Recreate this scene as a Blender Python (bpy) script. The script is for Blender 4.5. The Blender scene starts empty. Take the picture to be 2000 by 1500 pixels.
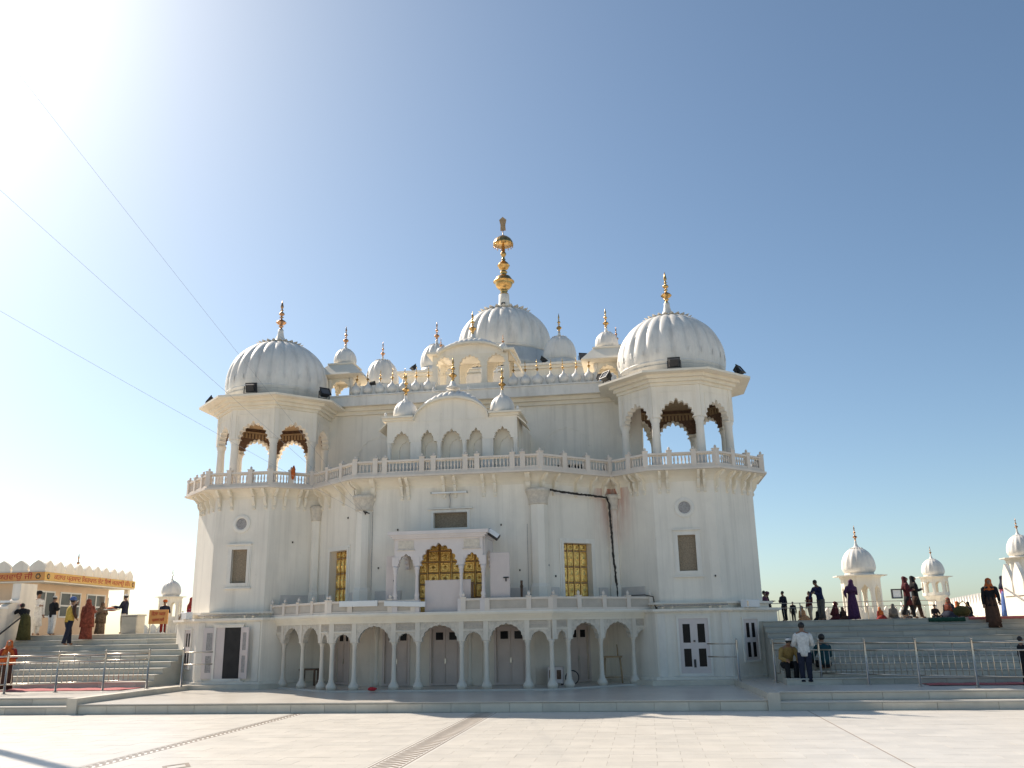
import bpy, bmesh, math, random
from math import sin, cos, pi, sqrt, radians, exp, atan2, hypot
from mathutils import Vector, Matrix
random.seed(11)
sc = bpy.context.scene
col = sc.collection

# ------------------------------------------------------------------ camera
R2 = Vector((0.9888427, 0.1478367, -0.0182862)); U2 = Vector((0.0571486, -0.2631296, 0.9630664)); FV = Vector((-0.1375649, 0.9533662, 0.2686424))
cd = bpy.data.cameras.new('camera'); cam = bpy.data.objects.new('camera', cd); col.objects.link(cam)
cd.sensor_width = 36.0; cd.lens = 30.742; cd.clip_end = 3000; cd.clip_start = .1
mc = Matrix.Identity(4)
for i in range(3):
    mc[i][0] = R2[i]; mc[i][1] = U2[i]; mc[i][2] = -FV[i]
mc.translation = Vector((6.39, 0, 2.08)); cam.matrix_world = mc
sc.camera = cam

# ------------------------------------------------------------------ sky, sun, exposure
SUN_AZ, SUN_EL = radians(-54), radians(39.5)       # azimuth from +Y towards +X
w = bpy.data.worlds.new('World'); sc.world = w; w.use_nodes = True
nt = w.node_tree; nt.nodes.clear()
sky = nt.nodes.new('ShaderNodeTexSky'); sky.sky_type = 'NISHITA'; sky.sun_disc = False
sky.sun_elevation = SUN_EL; sky.sun_rotation = SUN_AZ
sky.altitude = 300; sky.air_density = 0.85; sky.dust_density = 1.2; sky.ozone_density = 3.0
bg = nt.nodes.new('ShaderNodeBackground'); bg.inputs[1].default_value = 0.098
wo = nt.nodes.new('ShaderNodeOutputWorld')
wb = nt.nodes.new('ShaderNodeVectorMath'); wb.operation = 'MULTIPLY'; wb.inputs[1].default_value = (1.03, 1.055, .955)   # camera white balance, the same over the whole sky
nt.links.new(sky.outputs[0], wb.inputs[0]); nt.links.new(wb.outputs[0], bg.inputs[0]); nt.links.new(bg.outputs[0], wo.inputs[0])
sd = bpy.data.lights.new('sun', 'SUN'); sun = bpy.data.objects.new('sun', sd); col.objects.link(sun)
sd.energy = 4.9; sd.angle = radians(.55); sd.color = (1, .885, .755)
sdir = Vector((sin(SUN_AZ) * cos(SUN_EL), cos(SUN_AZ) * cos(SUN_EL), sin(SUN_EL)))
sun.rotation_euler = sdir.to_track_quat('Z', 'Y').to_euler(); sun.location = (-30, 30, 40)
sc.view_settings.view_transform = 'Standard'; sc.view_settings.look = 'None'
sc.view_settings.exposure = 0.55; sc.view_settings.gamma = 1.0; sc.view_settings.use_curve_mapping = False

# ------------------------------------------------------------------ helpers
WM = {}
def T(x, y, z, rz=0.0, s=1.0):
    return Matrix.Translation((x, y, z)) @ Matrix.Rotation(rz, 4, 'Z') @ Matrix.Scale(s, 4)
def link(o, parent=None, M=None):
    col.objects.link(o)
    M = M.copy() if M is not None else Matrix.Identity(4)
    if parent is not None:
        o.parent = parent; o.matrix_parent_inverse = WM[parent.name].inverted()
    o.matrix_basis = M; WM[o.name] = M
    return o
def tag(o, label=None, cat=None, group=None, kind=None):
    if label: o['label'] = label
    if cat: o['category'] = cat
    if group: o['group'] = group
    if kind: o['kind'] = kind
    return o
def empty(name, loc, label=None, cat=None, group=None, rz=0.0):
    o = bpy.data.objects.new(name, None); o.empty_display_size = .3
    link(o, None, T(*loc, rz)); return tag(o, label, cat, group)
def inst(name, mesh, parent, M):
    return link(bpy.data.objects.new(name, mesh), parent, M)

class MB:
    def __init__(s): s.v = []; s.f = []; s.sm = []
    def add(s, vs, fs, M=None, smooth=False):
        n = len(s.v)
        if M is not None: vs = [tuple(M @ Vector(p)) for p in vs]
        s.v += [tuple(p) for p in vs]; s.f += [tuple(i + n for i in f) for f in fs]; s.sm += [smooth] * len(fs)
        return s
    def box(s, x0, x1, y0, y1, z0, z1, M=None):
        vs = [(x, y, z) for z in (z0, z1) for y in (y0, y1) for x in (x0, x1)]
        return s.add(vs, [(0, 2, 3, 1), (4, 5, 7, 6), (0, 1, 5, 4), (2, 6, 7, 3), (0, 4, 6, 2), (1, 3, 7, 5)], M)
    def bevbox(s, x0, x1, y0, y1, z0, z1, b=.01, M=None):   # box whose front (-Y) face is bevelled
        vs = [(x0, y1, z0), (x1, y1, z0), (x1, y1, z1), (x0, y1, z1), (x0, y0 + b, z0), (x1, y0 + b, z0), (x1, y0 + b, z1), (x0, y0 + b, z1),
              (x0 + b, y0, z0 + b), (x1 - b, y0, z0 + b), (x1 - b, y0, z1 - b), (x0 + b, y0, z1 - b)]
        fs = [(8, 9, 10, 11)]
        for i in range(4):
            j = (i + 1) % 4
            fs += [(4 + i, 4 + j, 8 + j, 8 + i), (i, j, 4 + j, 4 + i)]
        return s.add(vs, fs, M)
    def prism(s, poly, z0, z1, M=None, scale_top=None):
        n = len(poly); top = poly
        if scale_top:
            cx = sum(p[0] for p in poly) / n; cy = sum(p[1] for p in poly) / n
            top = [(cx + (p[0] - cx) * scale_top, cy + (p[1] - cy) * scale_top) for p in poly]
        vs = [(p[0], p[1], z0) for p in poly] + [(p[0], p[1], z1) for p in top]
        fs = [tuple(range(n - 1, -1, -1)), tuple(range(n, 2 * n))] + [(i, (i + 1) % n, n + (i + 1) % n, n + i) for i in range(n)]
        return s.add(vs, fs, M)
    def extrude_y(s, poly, y0, y1, M=None):   # polygon in XZ pushed along Y
        n = len(poly)
        vs = [(p[0], y0, p[1]) for p in poly] + [(p[0], y1, p[1]) for p in poly]
        fs = [tuple(range(n)), tuple(range(2 * n - 1, n - 1, -1))] + [(i, n + i, n + (i + 1) % n, (i + 1) % n) for i in range(n)]
        return s.add(vs, fs, M)
    def extrude_x(s, poly, x0, x1, M=None):   # polygon in YZ pushed along X
        n = len(poly)
        vs = [(x0, p[0], p[1]) for p in poly] + [(x1, p[0], p[1]) for p in poly]
        fs = [tuple(range(n)), tuple(range(2 * n - 1, n - 1, -1))] + [(i, n + i, n + (i + 1) % n, (i + 1) % n) for i in range(n)]
        return s.add(vs, fs, M)
    def lathe(s, prof, n=16, c=(0, 0, 0), lobes=0, dep=.06, M=None, smooth=True, lobefn=None, cap=True):
        vs = []; fs = []
        for k, (r, z) in enumerate(prof):
            for i in range(n):
                a = 2 * pi * i / n; q = r
                if lobes:
                    d = dep * (lobefn(z) if lobefn else 1.0)
                    q = r * (1 - d * (1 - abs(sin(lobes * a / 2))) ** 1.5)
                vs.append((c[0] + q * cos(a), c[1] + q * sin(a), c[2] + z))
        for k in range(len(prof) - 1):
            for i in range(n):
                j = (i + 1) % n
                fs.append((k * n + i, k * n + j, (k + 1) * n + j, (k + 1) * n + i))
        if cap:
            fs.append(tuple(range(n - 1, -1, -1))); m = (len(prof) - 1) * n; fs.append(tuple(range(m, m + n)))
        return s.add(vs, fs, M, smooth)
    def tube(s, pts, rad, n=8, M=None, smooth=True, ry=None, fold=0.0, nf=5, ph=0.0, cap=True):
        pts = [Vector(p) for p in pts]; m = len(pts)
        if not hasattr(rad, '__len__'): rad = [rad] * m
        vs = []; fs = []
        up0 = Vector((0, 0, 1))
        for k in range(m):
            d = (pts[min(k + 1, m - 1)] - pts[max(k - 1, 0)])
            d = d.normalized() if d.length > 1e-9 else Vector((0, 0, 1))
            ref = Vector((1, 0, 0)) if abs(d.x) < .9 else Vector((0, 1, 0))
            b = d.cross(ref).normalized(); a = b.cross(d).normalized()
            r = rad[k]; r2 = r if ry is None else (ry[k] if hasattr(ry, '__len__') else ry)
            for i in range(n):
                t = 2 * pi * i / n; q = 1 + fold * sin(nf * t + ph + k * .35)
                p = pts[k] + a * (r * q * cos(t)) + b * (r2 * q * sin(t))
                vs.append(tuple(p))
        for k in range(m - 1):
            for i in range(n):
                j = (i + 1) % n; fs.append((k * n + i, k * n + j, (k + 1) * n + j, (k + 1) * n + i))
        if cap:
            fs.append(tuple(range(n - 1, -1, -1))); q = (m - 1) * n; fs.append(tuple(range(q, q + n)))
        return s.add(vs, fs, M, smooth)
    def ell(s, c, r, n=12, m=8, M=None, noise=0.0, seed=0, zmin=-1.0):
        rnd = random.Random(seed); vs = []; fs = []
        for k in range(m + 1):
            t = -pi / 2 + pi * k / m; zz = max(sin(t), zmin)
            for i in range(n):
                a = 2 * pi * i / n; q = 1 + noise * (rnd.random() - .5)
                vs.append((c[0] + r[0] * cos(t) * cos(a) * q, c[1] + r[1] * cos(t) * sin(a) * q, c[2] + r[2] * zz * q))
        for k in range(m):
            for i in range(n):
                j = (i + 1) % n; fs.append((k * n + i, k * n + j, (k + 1) * n + j, (k + 1) * n + i))
        return s.add(vs, fs, M, True)
    def mesh(s, name, mat):
        me = bpy.data.meshes.new(name); me.from_pydata(s.v, [], s.f); me.validate(clean_customdata=False)
        if len(me.polygons) == len(s.sm): me.polygons.foreach_set('use_smooth', s.sm)
        bm = bmesh.new(); bm.from_mesh(me); bmesh.ops.remove_doubles(bm, verts=bm.verts, dist=1e-5)
        bmesh.ops.recalc_face_normals(bm, faces=bm.faces); bm.to_mesh(me); bm.free()
        if mat: me.materials.append(mat)
        return me
    def build(s, name, mat, parent=None, M=None):
        return link(bpy.data.objects.new(name, s.mesh(name, mat)), parent, M)

class Face:
    """local frame on a wall segment seen from outside: s to the right, y inward, z up"""
    def __init__(f, p0, p1, z=0.0):
        f.p0 = Vector((p0[0], p0[1], 0)); f.p1 = Vector((p1[0], p1[1], 0)); d = f.p1 - f.p0; f.L = d.length; e = d / f.L
        f.e = e; f.inw = Vector((-e.y, e.x, 0))
        f.M = Matrix(((e.x, f.inw.x, 0, f.p0.x), (e.y, f.inw.y, 0, f.p0.y), (0, 0, 1, z), (0, 0, 0, 1)))
    def at(f, s, y=0.0, z=0.0): return f.M @ Matrix.Translation((s, y, z))

def wall_seg(mb, F, z0, z1, holes=(), depth=.25, s0=0.0, s1=None):
    """a wall sheet with real rectangular recesses"""
    s1 = F.L if s1 is None else s1
    ss = sorted({s0, s1} | {h[0] for h in holes} | {h[1] for h in holes}); zs = sorted({z0, z1} | {h[2] for h in holes} | {h[3] for h in holes})
    for a, b in zip(ss, ss[1:]):
        for c, d in zip(zs, zs[1:]):
            if any(h[0] <= a and b <= h[1] and h[2] <= c and d <= h[3] for h in holes): continue
            mb.add([(a, 0, c), (b, 0, c), (b, 0, d), (a, 0, d)], [(0, 1, 2, 3)], F.M)
    for (a, b, c, d) in holes:
        q = depth
        mb.add([(a, 0, c), (b, 0, c), (b, 0, d), (a, 0, d), (a, q, c), (b, q, c), (b, q, d), (a, q, d)],
               [(4, 5, 6, 7), (0, 1, 5, 4), (1, 2, 6, 5), (2, 3, 7, 6), (3, 0, 4, 7)], F.M)

def cusped(hw, rise, foils=9, dep=.12, tip=.10, n=None):
    """points of a multifoil arch, from right spring over the crown to the left spring, centre at spring mid"""
    n = n or foils * 6; out = []
    for i in range(n + 1):
        t = pi * i / n
        base = 1 / sqrt((cos(t) / hw) ** 2 + (sin(t) / rise) ** 2)
        r = base * (1 - dep + dep * abs(sin(foils * t + (0 if foils % 2 else pi / 2))))
        r += tip * rise * exp(-((t - pi / 2) / .09) ** 2)
        out.append((r * cos(t), r * sin(t)))
    return out
def arch_panel(mb, x0, x1, zs, zt, hw, rise, y0, y1, foils=9, dep=.12, tip=.10, cx=None, M=None, skirt=0.0):
    """a thin wall x0..x1, spring zs to top zt with a cusped opening"""
    cx = (x0 + x1) / 2 if cx is None else cx
    pts = cusped(hw, rise, foils, dep, tip)
    def outer(p):
        a = atan2(p[1], p[0]); c, s_ = cos(a), sin(a); ts = []
        if c > 1e-9: ts.append((x1 - cx) / c)
        if c < -1e-9: ts.append((x0 - cx) / c)
        if s_ > 1e-9: ts.append((zt - zs) / s_)
        t = min(ts); return (t * c, t * s_)
    # insert the two corner directions
    allp = list(pts)
    for corner in ((x1 - cx, zt - zs), (x0 - cx, zt - zs)):
        ang = atan2(corner[1], corner[0])
        for k in range(len(allp) - 1):
            a0 = atan2(allp[k][1], allp[k][0]); a1 = atan2(allp[k + 1][1], allp[k + 1][0])
            if a0 < ang < a1:
                t = (ang - a0) / (a1 - a0); r = hypot(*allp[k]) * (1 - t) + hypot(*allp[k + 1]) * t
                allp.insert(k + 1, (r * cos(ang), r * sin(ang))); break
    ins = [(cx + p[0], zs + p[1]) for p in allp]; outs = [(cx + q[0], zs + q[1]) for q in map(outer, allp)]
    n = len(ins); vs = []
    for y in (y0, y1):
        vs += [(p[0], y, p[1]) for p in ins] + [(p[0], y, p[1]) for p in outs]
    fs = []
    for i in range(n - 1):
        fs += [(i, n + i, n + i + 1, i + 1), (2 * n + i, 2 * n + i + 1, 3 * n + i + 1, 3 * n + i), (i, i + 1, 2 * n + i + 1, 2 * n + i), (n + i, 3 * n + i, 3 * n + i + 1, n + i + 1)]
    fs += [(0, 2 * n, 3 * n, n), (n - 1, 2 * n - 1, 4 * n - 1, 3 * n - 1)]
    mb.add(vs, fs, M)

def octo(cx, cy, ap, rot=0):
    h = ap * .41421356
    return [(cx + a, cy + b) for a, b in ((-h, -ap), (h, -ap), (ap, -h), (ap, h), (h, ap), (-h, ap), (-ap, h), (-ap, -h))]

# ------------------------------------------------------------------ materials
MATS = {}
def nn(t, kind, **kw):
    x = t.nodes.new(kind)
    for k, v in kw.items(): setattr(x, k, v)
    return x
def pmat(name, base, var=.08, scale=3.0, rough=.6, metal=0.0, bump=.15, bscale=40.0, grime=0.0, gcol=(.25, .22, .18), gscale=(1.2, 1.2, .35), per=0.0,
         stain=None, spec=.5, attr=None, emit=None, fine=0.0, patch=0.0):
    m = bpy.data.materials.new(name); m.use_nodes = True; t = m.node_tree; t.nodes.clear()
    out = nn(t, 'ShaderNodeOutputMaterial'); b = nn(t, 'ShaderNodeBsdfPrincipled'); t.links.new(b.outputs[0], out.inputs[0])
    b.inputs['Roughness'].default_value = rough; b.inputs['Metallic'].default_value = metal
    if 'Specular IOR Level' in b.inputs: b.inputs['Specular IOR Level'].default_value = spec
    geo = nn(t, 'ShaderNodeNewGeometry'); pos = geo.outputs['Position']
    def noise(sc_, det=4, vec=None, rg=.6):
        n_ = nn(t, 'ShaderNodeTexNoise'); n_.inputs['Scale'].default_value = sc_; n_.inputs['Detail'].default_value = det; n_.inputs['Roughness'].default_value = rg
        t.links.new(vec or pos, n_.inputs['Vector']); return n_.outputs['Fac']
    def mix(f, a, c, mode='MIX'):
        x = nn(t, 'ShaderNodeMix', data_type='RGBA', blend_type=mode)
        for s_, v in ((x.inputs[0], f), (x.inputs[6], a), (x.inputs[7], c)):
            if hasattr(v, 'is_linked'): t.links.new(v, s_)
            elif isinstance(v, (tuple, list)): s_.default_value = (*v[:3], 1)
            else: s_.default_value = v
        return x.outputs[2]
    def ramp(v, a, c, lo=0.0, hi=1.0):
        x = nn(t, 'ShaderNodeMapRange', clamp=True); t.links.new(v, x.inputs[0])
        for i, q in enumerate((a, c, lo, hi)): x.inputs[i + 1].default_value = q
        return x.outputs[0]
    lo = tuple(max(0, c * (1 - var)) for c in base); hi = tuple(min(1, c * (1 + var)) for c in base)
    c = mix(ramp(noise(scale, 5), .3, .7), lo, hi)
    if per:
        if attr:
            a_ = nn(t, 'ShaderNodeAttribute', attribute_name=attr); rv = a_.outputs['Fac']
        else:
            oi = nn(t, 'ShaderNodeObjectInfo'); rv = oi.outputs['Random']
        c = mix(1.0, c, mix(rv, (1 - per,) * 3, (1 + per * .4, 1 + per * .32, 1 + per * .2)), 'MULTIPLY')
    if grime:
        mp = nn(t, 'ShaderNodeMapping'); t.links.new(pos, mp.inputs[0]); mp.inputs['Scale'].default_value = gscale
        g = ramp(noise(1.0, 7, mp.outputs[0], .65), .48, .78, 0, grime)
        c = mix(g, c, gcol)
    if patch:
        c = mix(ramp(noise(.45, 6, None, .7), .50, .62, 0, patch), c, tuple(q * .78 for q in base))
        sp_ = ramp(noise(9.0, 3), .70, .76, 0, patch * 1.6); c = mix(sp_, c, tuple(q * .55 for q in base))
    if fine:
        c = mix(ramp(noise(bscale * 2, 2), .35, .65, 0, fine), c, tuple(q * .6 for q in base))
    if stain:
        (sx, sy, sz), (wx, wz0, wz1), scol, amt = stain
        sp = nn(t, 'ShaderNodeSeparateXYZ'); t.links.new(pos, sp.inputs[0])
        def mth(op, a, b_):
            x = nn(t, 'ShaderNodeMath', operation=op)
            for i, v in enumerate((a, b_)):
                if hasattr(v, 'is_linked'): t.links.new(v, x.inputs[i])
                else: x.inputs[i].default_value = v
            return x.outputs[0]
        dx = mth('ABSOLUTE', mth('SUBTRACT', sp.outputs[0], sx), 0)
        mx = ramp(dx, wx * .2, wx, 1, 0); mz = ramp(sp.outputs[2], wz0, wz1, 0, 1)
        mpp = nn(t, 'ShaderNodeMapping'); t.links.new(pos, mpp.inputs[0]); mpp.inputs['Scale'].default_value = (5, 5, .8)
        g = mth('MULTIPLY', mth('MULTIPLY', mx, mz), ramp(noise(1.0, 5, mpp.outputs[0]), .28, .58, 0, amt))
        c = mix(g, c, scol)
    t.links.new(c, b.inputs['Base Color'])
    if bump:
        bn = nn(t, 'ShaderNodeBump'); bn.inputs['Strength'].default_value = bump; bn.inputs['Distance'].default_value = .02
        t.links.new(noise(bscale, 4), bn.inputs['Height']); t.links.new(bn.outputs[0], b.inputs['Normal'])
    MATS[name] = m; return m
def glass(name, c=(.014, .013, .014), rough=.2):
    return pmat(name, c, .2, 2, rough, 0, 0, 10, spec=.12)
WHITE = pmat('white_plaster', (.84, .78, .675), .06, .7, .75, bump=.14, bscale=22, grime=.42, gcol=(.43, .39, .33), gscale=(3.4, 3.4, .20), patch=.20)
WALLM = pmat('stained_white_plaster', (.84, .78, .675), .06, .7, .75, bump=.14, bscale=22, grime=.42, gcol=(.43, .39, .33), gscale=(3.4, 3.4, .20), patch=.20, stain=((5.45, 30.7, 6.5), (.80, 4.6, 6.9), (.46, .13, .06), .9))
RAILM = pmat('pinkish_stone', (.74, .655, .56), .07, 1.6, .65, bump=.12, bscale=30, grime=.3, gcol=(.42, .34, .27))
ARCS = pmat('arcade_stone', (.74, .67, .565), .07, 2.0, .65, bump=.15, bscale=26, grime=.35, gcol=(.40, .32, .24))
ARCW = pmat('arcade_plaster', (.72, .63, .52), .07, 1.2, .7, bump=.1, bscale=22, grime=.35, gcol=(.36, .28, .2))
TRIM = pmat('white_trim', (.81, .765, .68), .06, 1.6, .6, bump=.12, bscale=30, grime=.35, gcol=(.40, .34, .27), gscale=(2.5, 2.5, .5))
CREAM = pmat('cream_plaster', (.82, .75, .62), .05, 1.2, .75, bump=.12, bscale=26, grime=.25, gcol=(.42, .33, .22))
PANELM = pmat('worn_beige_panel', (.52, .46, .385), .1, 3, .6, bump=.1, bscale=22, grime=.3, gcol=(.34, .28, .22))
CARVED = pmat('carved_stone', (.64, .575, .48), .16, 9, .7, bump=.9, bscale=16, grime=.3, gcol=(.38, .32, .25))
DOME = pmat('dome_plaster', (.77, .735, .67), .07, 1.5, .5, bump=.14, bscale=18, grime=.55, gcol=(.34, .32, .29), gscale=(2.6, 2.6, .6), patch=.2)
DOORM = pmat('mauve_door_paint', (.58, .475, .415), .07, 2, .5, bump=.06, bscale=30, grime=.3, gcol=(.3, .22, .18))
LILAC = pmat('lilac_paint', (.67, .585, .545), .05, 2, .5, bump=.05, bscale=30, grime=.2, gcol=(.35, .28, .25))
PINKM = pmat('pale_pink_marble', (.70, .635, .60), .06, 2, .4, bump=.08, bscale=20, grime=.18, gcol=(.45, .34, .3))
DADO = pmat('grey_dado_marble', (.58, .53, .48), .12, 2, .35, bump=.04, bscale=20)
LATT = pmat('brown_stone_lattice', (.31, .245, .17), .3, 22, .8, bump=.8, bscale=38)
GREYS = pmat('grey_stone_lattice', (.36, .34, .325), .3, 22, .8, bump=.8, bscale=38)
GOLD = pmat('gilded_metal', (.56, .35, .13), .25, 6, .30, 1.0, bump=.25, bscale=14)
GOLDD = pmat('gilded_door_sheet', (.80, .54, .18), .25, 9, .24, 1.0, bump=.7, bscale=26)
COPPER = pmat('copper_gilt', (.46, .26, .14), .2, 8, .3, 1.0, bump=.2, bscale=16)
BROWN = pmat('dark_carved_wood', (.13, .075, .045), .35, 12, .7, bump=.8, bscale=24)
BROWN2 = pmat('tan_painted_wood', (.36, .25, .14), .2, 6, .7, bump=.4, bscale=24)
DARK = glass('dark_glass')
BLACK = pmat('black_plastic', (.018, .018, .02), .3, 8, .45, bump=.05)
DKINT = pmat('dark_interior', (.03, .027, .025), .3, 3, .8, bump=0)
MARB = pmat('plaza_marble', (.66, .625, .56), .07, 1.6, .36, bump=.03, bscale=14, grime=.12, gcol=(.5, .44, .36), gscale=(.35, .6, 1), per=.07)
MARBF = pmat('far_plaza_marble', (.66, .625, .56), .07, 1.6, .36, bump=.03, bscale=14, grime=.12, gcol=(.5, .44, .36), gscale=(.35, .6, 1), per=.07, attr='shade')
GROUT = pmat('grout', (.44, .41, .36), .1, 5, .8, bump=.05)
PLATM = pmat('platform_marble', (.60, .56, .49), .10, .8, .30, bump=.03, bscale=14, grime=.25, gcol=(.42, .36, .3), gscale=(.5, .5, 1))
STEPL = pmat('lit_step_marble', (.60, .57, .48), .12, 1.6, .45, bump=.06, bscale=18, grime=.5, gcol=(.30, .33, .27), gscale=(.55, .55, 1.5), per=.18)  # step marble lightened for the left flight; sun bounce put into the colour
SLAB = pmat('riser_marble', (.66, .605, .50), .09, 2.2, .42, bump=.06, bscale=18, grime=.4, gcol=(.36, .32, .26), gscale=(1.2, 1.2, 1.2), per=.16)
STEPM = pmat('step_marble', (.49, .465, .40), .12, 1.6, .45, bump=.06, bscale=18, grime=.55, gcol=(.23, .26, .22), gscale=(.55, .55, 1.5), per=.20)
INLAY = pmat('brown_inlay', (.30, .235, .18), .12, 4, .4, bump=.03, bscale=20)
INLAYW = pmat('white_inlay', (.74, .71, .65), .06, 4, .4, bump=.03, bscale=20)
STEEL = pmat('stainless_steel', (.52, .47, .40), .12, 12, .32, .9, bump=.05)
PEACH = pmat('peach_plaster', (.72, .53, .36), .05, 1.5, .7, bump=.1, bscale=20, grime=.2, gcol=(.45, .32, .22))
SIGNY = pmat('yellow_signboard', (.70, .42, .10), .05, 3, .45, bump=.02)
SIGNO = pmat('orange_signboard', (.68, .32, .09), .06, 3, .45, bump=.02)
RED = pmat('red_paint', (.45, .035, .02), .1, 6, .5, bump=.0)
DKGREEN = pmat('dark_green_paint', (.04, .06, .03), .1, 6, .5, bump=.0)
ALU = pmat('white_window_frame', (.70, .69, .66), .04, 4, .4, bump=.02)
ROPE = pmat('dark_cable_bundle', (.035, .03, .026), .4, 14, .85, bump=.6, bscale=40)
CABLE = pmat('grey_cable', (.42, .41, .39), .2, 10, .6, bump=0)
GLASSB = pmat('booth_glass', (.10, .095, .09), .2, 2, .1, 0, 0, 10)
TUBEW = pmat('white_enamel', (.78, .78, .76), .04, 4, .35, bump=.02)
def cloth(name, c, var=.12, bump=.5): return pmat(name, c, var + .12, 14, .85, bump=bump, bscale=26, spec=.2)
SKIN = pmat('brown_skin', (.27, .145, .085), .08, 6, .55, bump=.03)
HAIR = pmat('black_hair', (.012, .01, .009), .3, 30, .5, bump=.3, bscale=60)

# ------------------------------------------------------------------ ground
g = MB().box(-400, 400, -60, 400, -.6, -.004).build('ground', GROUT); tag(g, 'pale marble plaza ground reaching to the horizon', None, None, 'structure')
plaza = MB().box(-40, 40, -8, 23.45, -.004, 0.0).build('plaza_floor', GROUT); tag(plaza, kind='structure')
# marble tiles, real slabs with open joints; the 300 nearest are single pieces
TX, TY, GAP = .78, .40, .0045
S1, S2 = (-2.98, -2.58), (1.88, 2.52)
bands = [(-24.0, S1[0]), (S1[1], S2[0]), (S2[1], 10.105), (10.135, 26.0)]
tiles = []
rw = 0; y = 12.2
while y < 23.4:
    y1 = min(y + TY, 23.42)
    for (a, b) in bands:
        x = a + (-.39 if rw % 2 else 0)
        while x < b:
            x0, x1 = max(x, a), min(x + TX, b)
            if x1 - x0 > .06: tiles.append((x0 + GAP / 2, x1 - GAP / 2, y + GAP / 2, y1 - GAP / 2))
            x += TX
    y += TY; rw += 1
def px(x, y, z):
    p = Vector((x, y, z)) - mc.translation; d = p.dot(FV)
    return (1000 + 1707.9 * p.dot(R2) / d, 750 - 1707.9 * p.dot(U2) / d)
def inview(t):
    q = [px(t[a], t[b], 0) for a in (0, 1) for b in (2, 3)]
    return max(p[0] for p in q) > -5 and min(p[0] for p in q) < 2005 and min(p[1] for p in q) < 1505
vis = sorted([t for t in tiles if inview(t)], key=lambda t: -((t[1] - t[0]) / (t[2] ** 2)))
near = set(vis[:300]); shared = {}
rt = random.Random(4); mb = MB(); shades = []
for t in tiles:
    hx, hy = (t[1] - t[0]) / 2, (t[3] - t[2]) / 2
    dz = rt.uniform(0, .0025)
    if t in near:
        k = (round(hx, 3), round(hy, 3))
        if k not in shared: shared[k] = MB().box(-hx, hx, -hy, hy, .0005, .012).mesh('tile', MARB)
        inst('tile', shared[k], plaza, T((t[0] + t[1]) / 2, (t[2] + t[3]) / 2, dz))
    else:
        mb.box(t[0], t[1], t[2], t[3], .0005, .012 + dz); shades += [rt.random()] * 6
far = MB(); far.v, far.f, far.sm = mb.v, mb.f, mb.sm
me = bpy.data.meshes.new('far_tiles'); me.from_pydata(mb.v, [], mb.f); me.materials.append(MARBF)
at = me.attributes.new('shade', 'FLOAT', 'FACE'); at.data.foreach_set('value', shades)
ft = link(bpy.data.objects.new('far_tiles', me), plaza); ft['kind'] = 'stuff'
near_sheet = MB().box(-60, 60, -80, 12.2, .0005, .012).build('near_paving', MARBF, plaza)
# inlaid border strips running to the building
def strip(xa, xb, y0, y1, name):
    e = MB().box(xa + .004, xb - .004, y0, y1, .0005, .011).build(name, INLAYW, plaza)
    m1 = MB().box(xa + .05, xa + .075, y0, y1, .0115, .0145).mesh('border_line', INLAY)
    inst('border_line', m1, e, T(0, 0, 0)); inst('border_line', m1, e, T(xb - xa - .125, 0, 0))
    w_ = (xb - xa) - .22; xm = (xa + xb) / 2
    # chevron-wave pieces
    n = 9; pts = []
    for i in range(n):
        s_ = -w_ / 2 + w_ * i / (n - 1); pts.append((s_, .09 * cos(pi * (s_ / w_) * 2) * .8))
    poly = [(p[0], p[1] - .045) for p in pts] + [(p[0], p[1] + .045) for p in reversed(pts)]
    pm = MB().prism(poly, .0115, .0150).mesh('inlay_piece', INLAY)
    y = y0 + .1
    while y < y1 - .1:
        inst('inlay_piece', pm, e, T(xm, y, 0)); y += .195
    return e
MB().box(10.104, 10.136, 11.2, 23.42, .0006, .0105).build('dark_joint_strip', INLAY, plaza)
strip(*S1, 11.2, 23.4, 'inlaid_border'); strip(*S2, 11.2, 23.4, 'inlaid_border')
# slim diamond inlay crossing near the camera
dm = MB(); dm.add([(-1.55, 14.35, .0185), (-1.30, 14.75, .0185), (-1.05, 14.35, .0185), (-1.30, 13.95, .0185), (-1.47, 14.35, .0185), (-1.30, 14.62, .0185), (-1.13, 14.35, .0185), (-1.30, 14.08, .0185)],
       [(0, 4, 5, 1), (1, 5, 6, 2), (2, 6, 7, 3), (3, 7, 4, 0)]).build('diamond_inlay', INLAY, plaza)

# platform in front of the arcade, and the two side platforms with two steps each
plat = MB().box(-9.2, 9.2, 23.50, 31.5, -.3, .245).build('platform', PLATM); tag(plat, kind='structure')
def slabs(parent, x0, x1, yf, z0, z1, step, th=.03, name='riser_slab', mat=SLAB, seed=1, M=None, jitter=.12):
    """marble slabs standing on a riser face that looks to -Y, each a piece of its own"""
    r_ = random.Random(seed); x = x0; cache = {}
    while x < x1 - .02:
        xe = min(x + step * r_.choice((.9, 1, 1, 1.1)), x1)
        if x1 - xe < .25: xe = x1
        k = round(xe - x, 3)
        if k not in cache: cache[k] = MB().bevbox(.003, k - .003, 0, th, z0, z1, .004).mesh(name, mat)
        inst(name, cache[k], parent, (M or Matrix.Identity(4)) @ Matrix.Translation((x, yf - r_.uniform(0, .003), 0)))
        x = xe
slabs(plat, -9.2, 9.2, 23.46, .012, .225, .85, .04, seed=3)
tr = MB().box(-9.2, 9.2, 23.44, 31.5, .246, .272).build('platform_paving', PLATM, plat)
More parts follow.
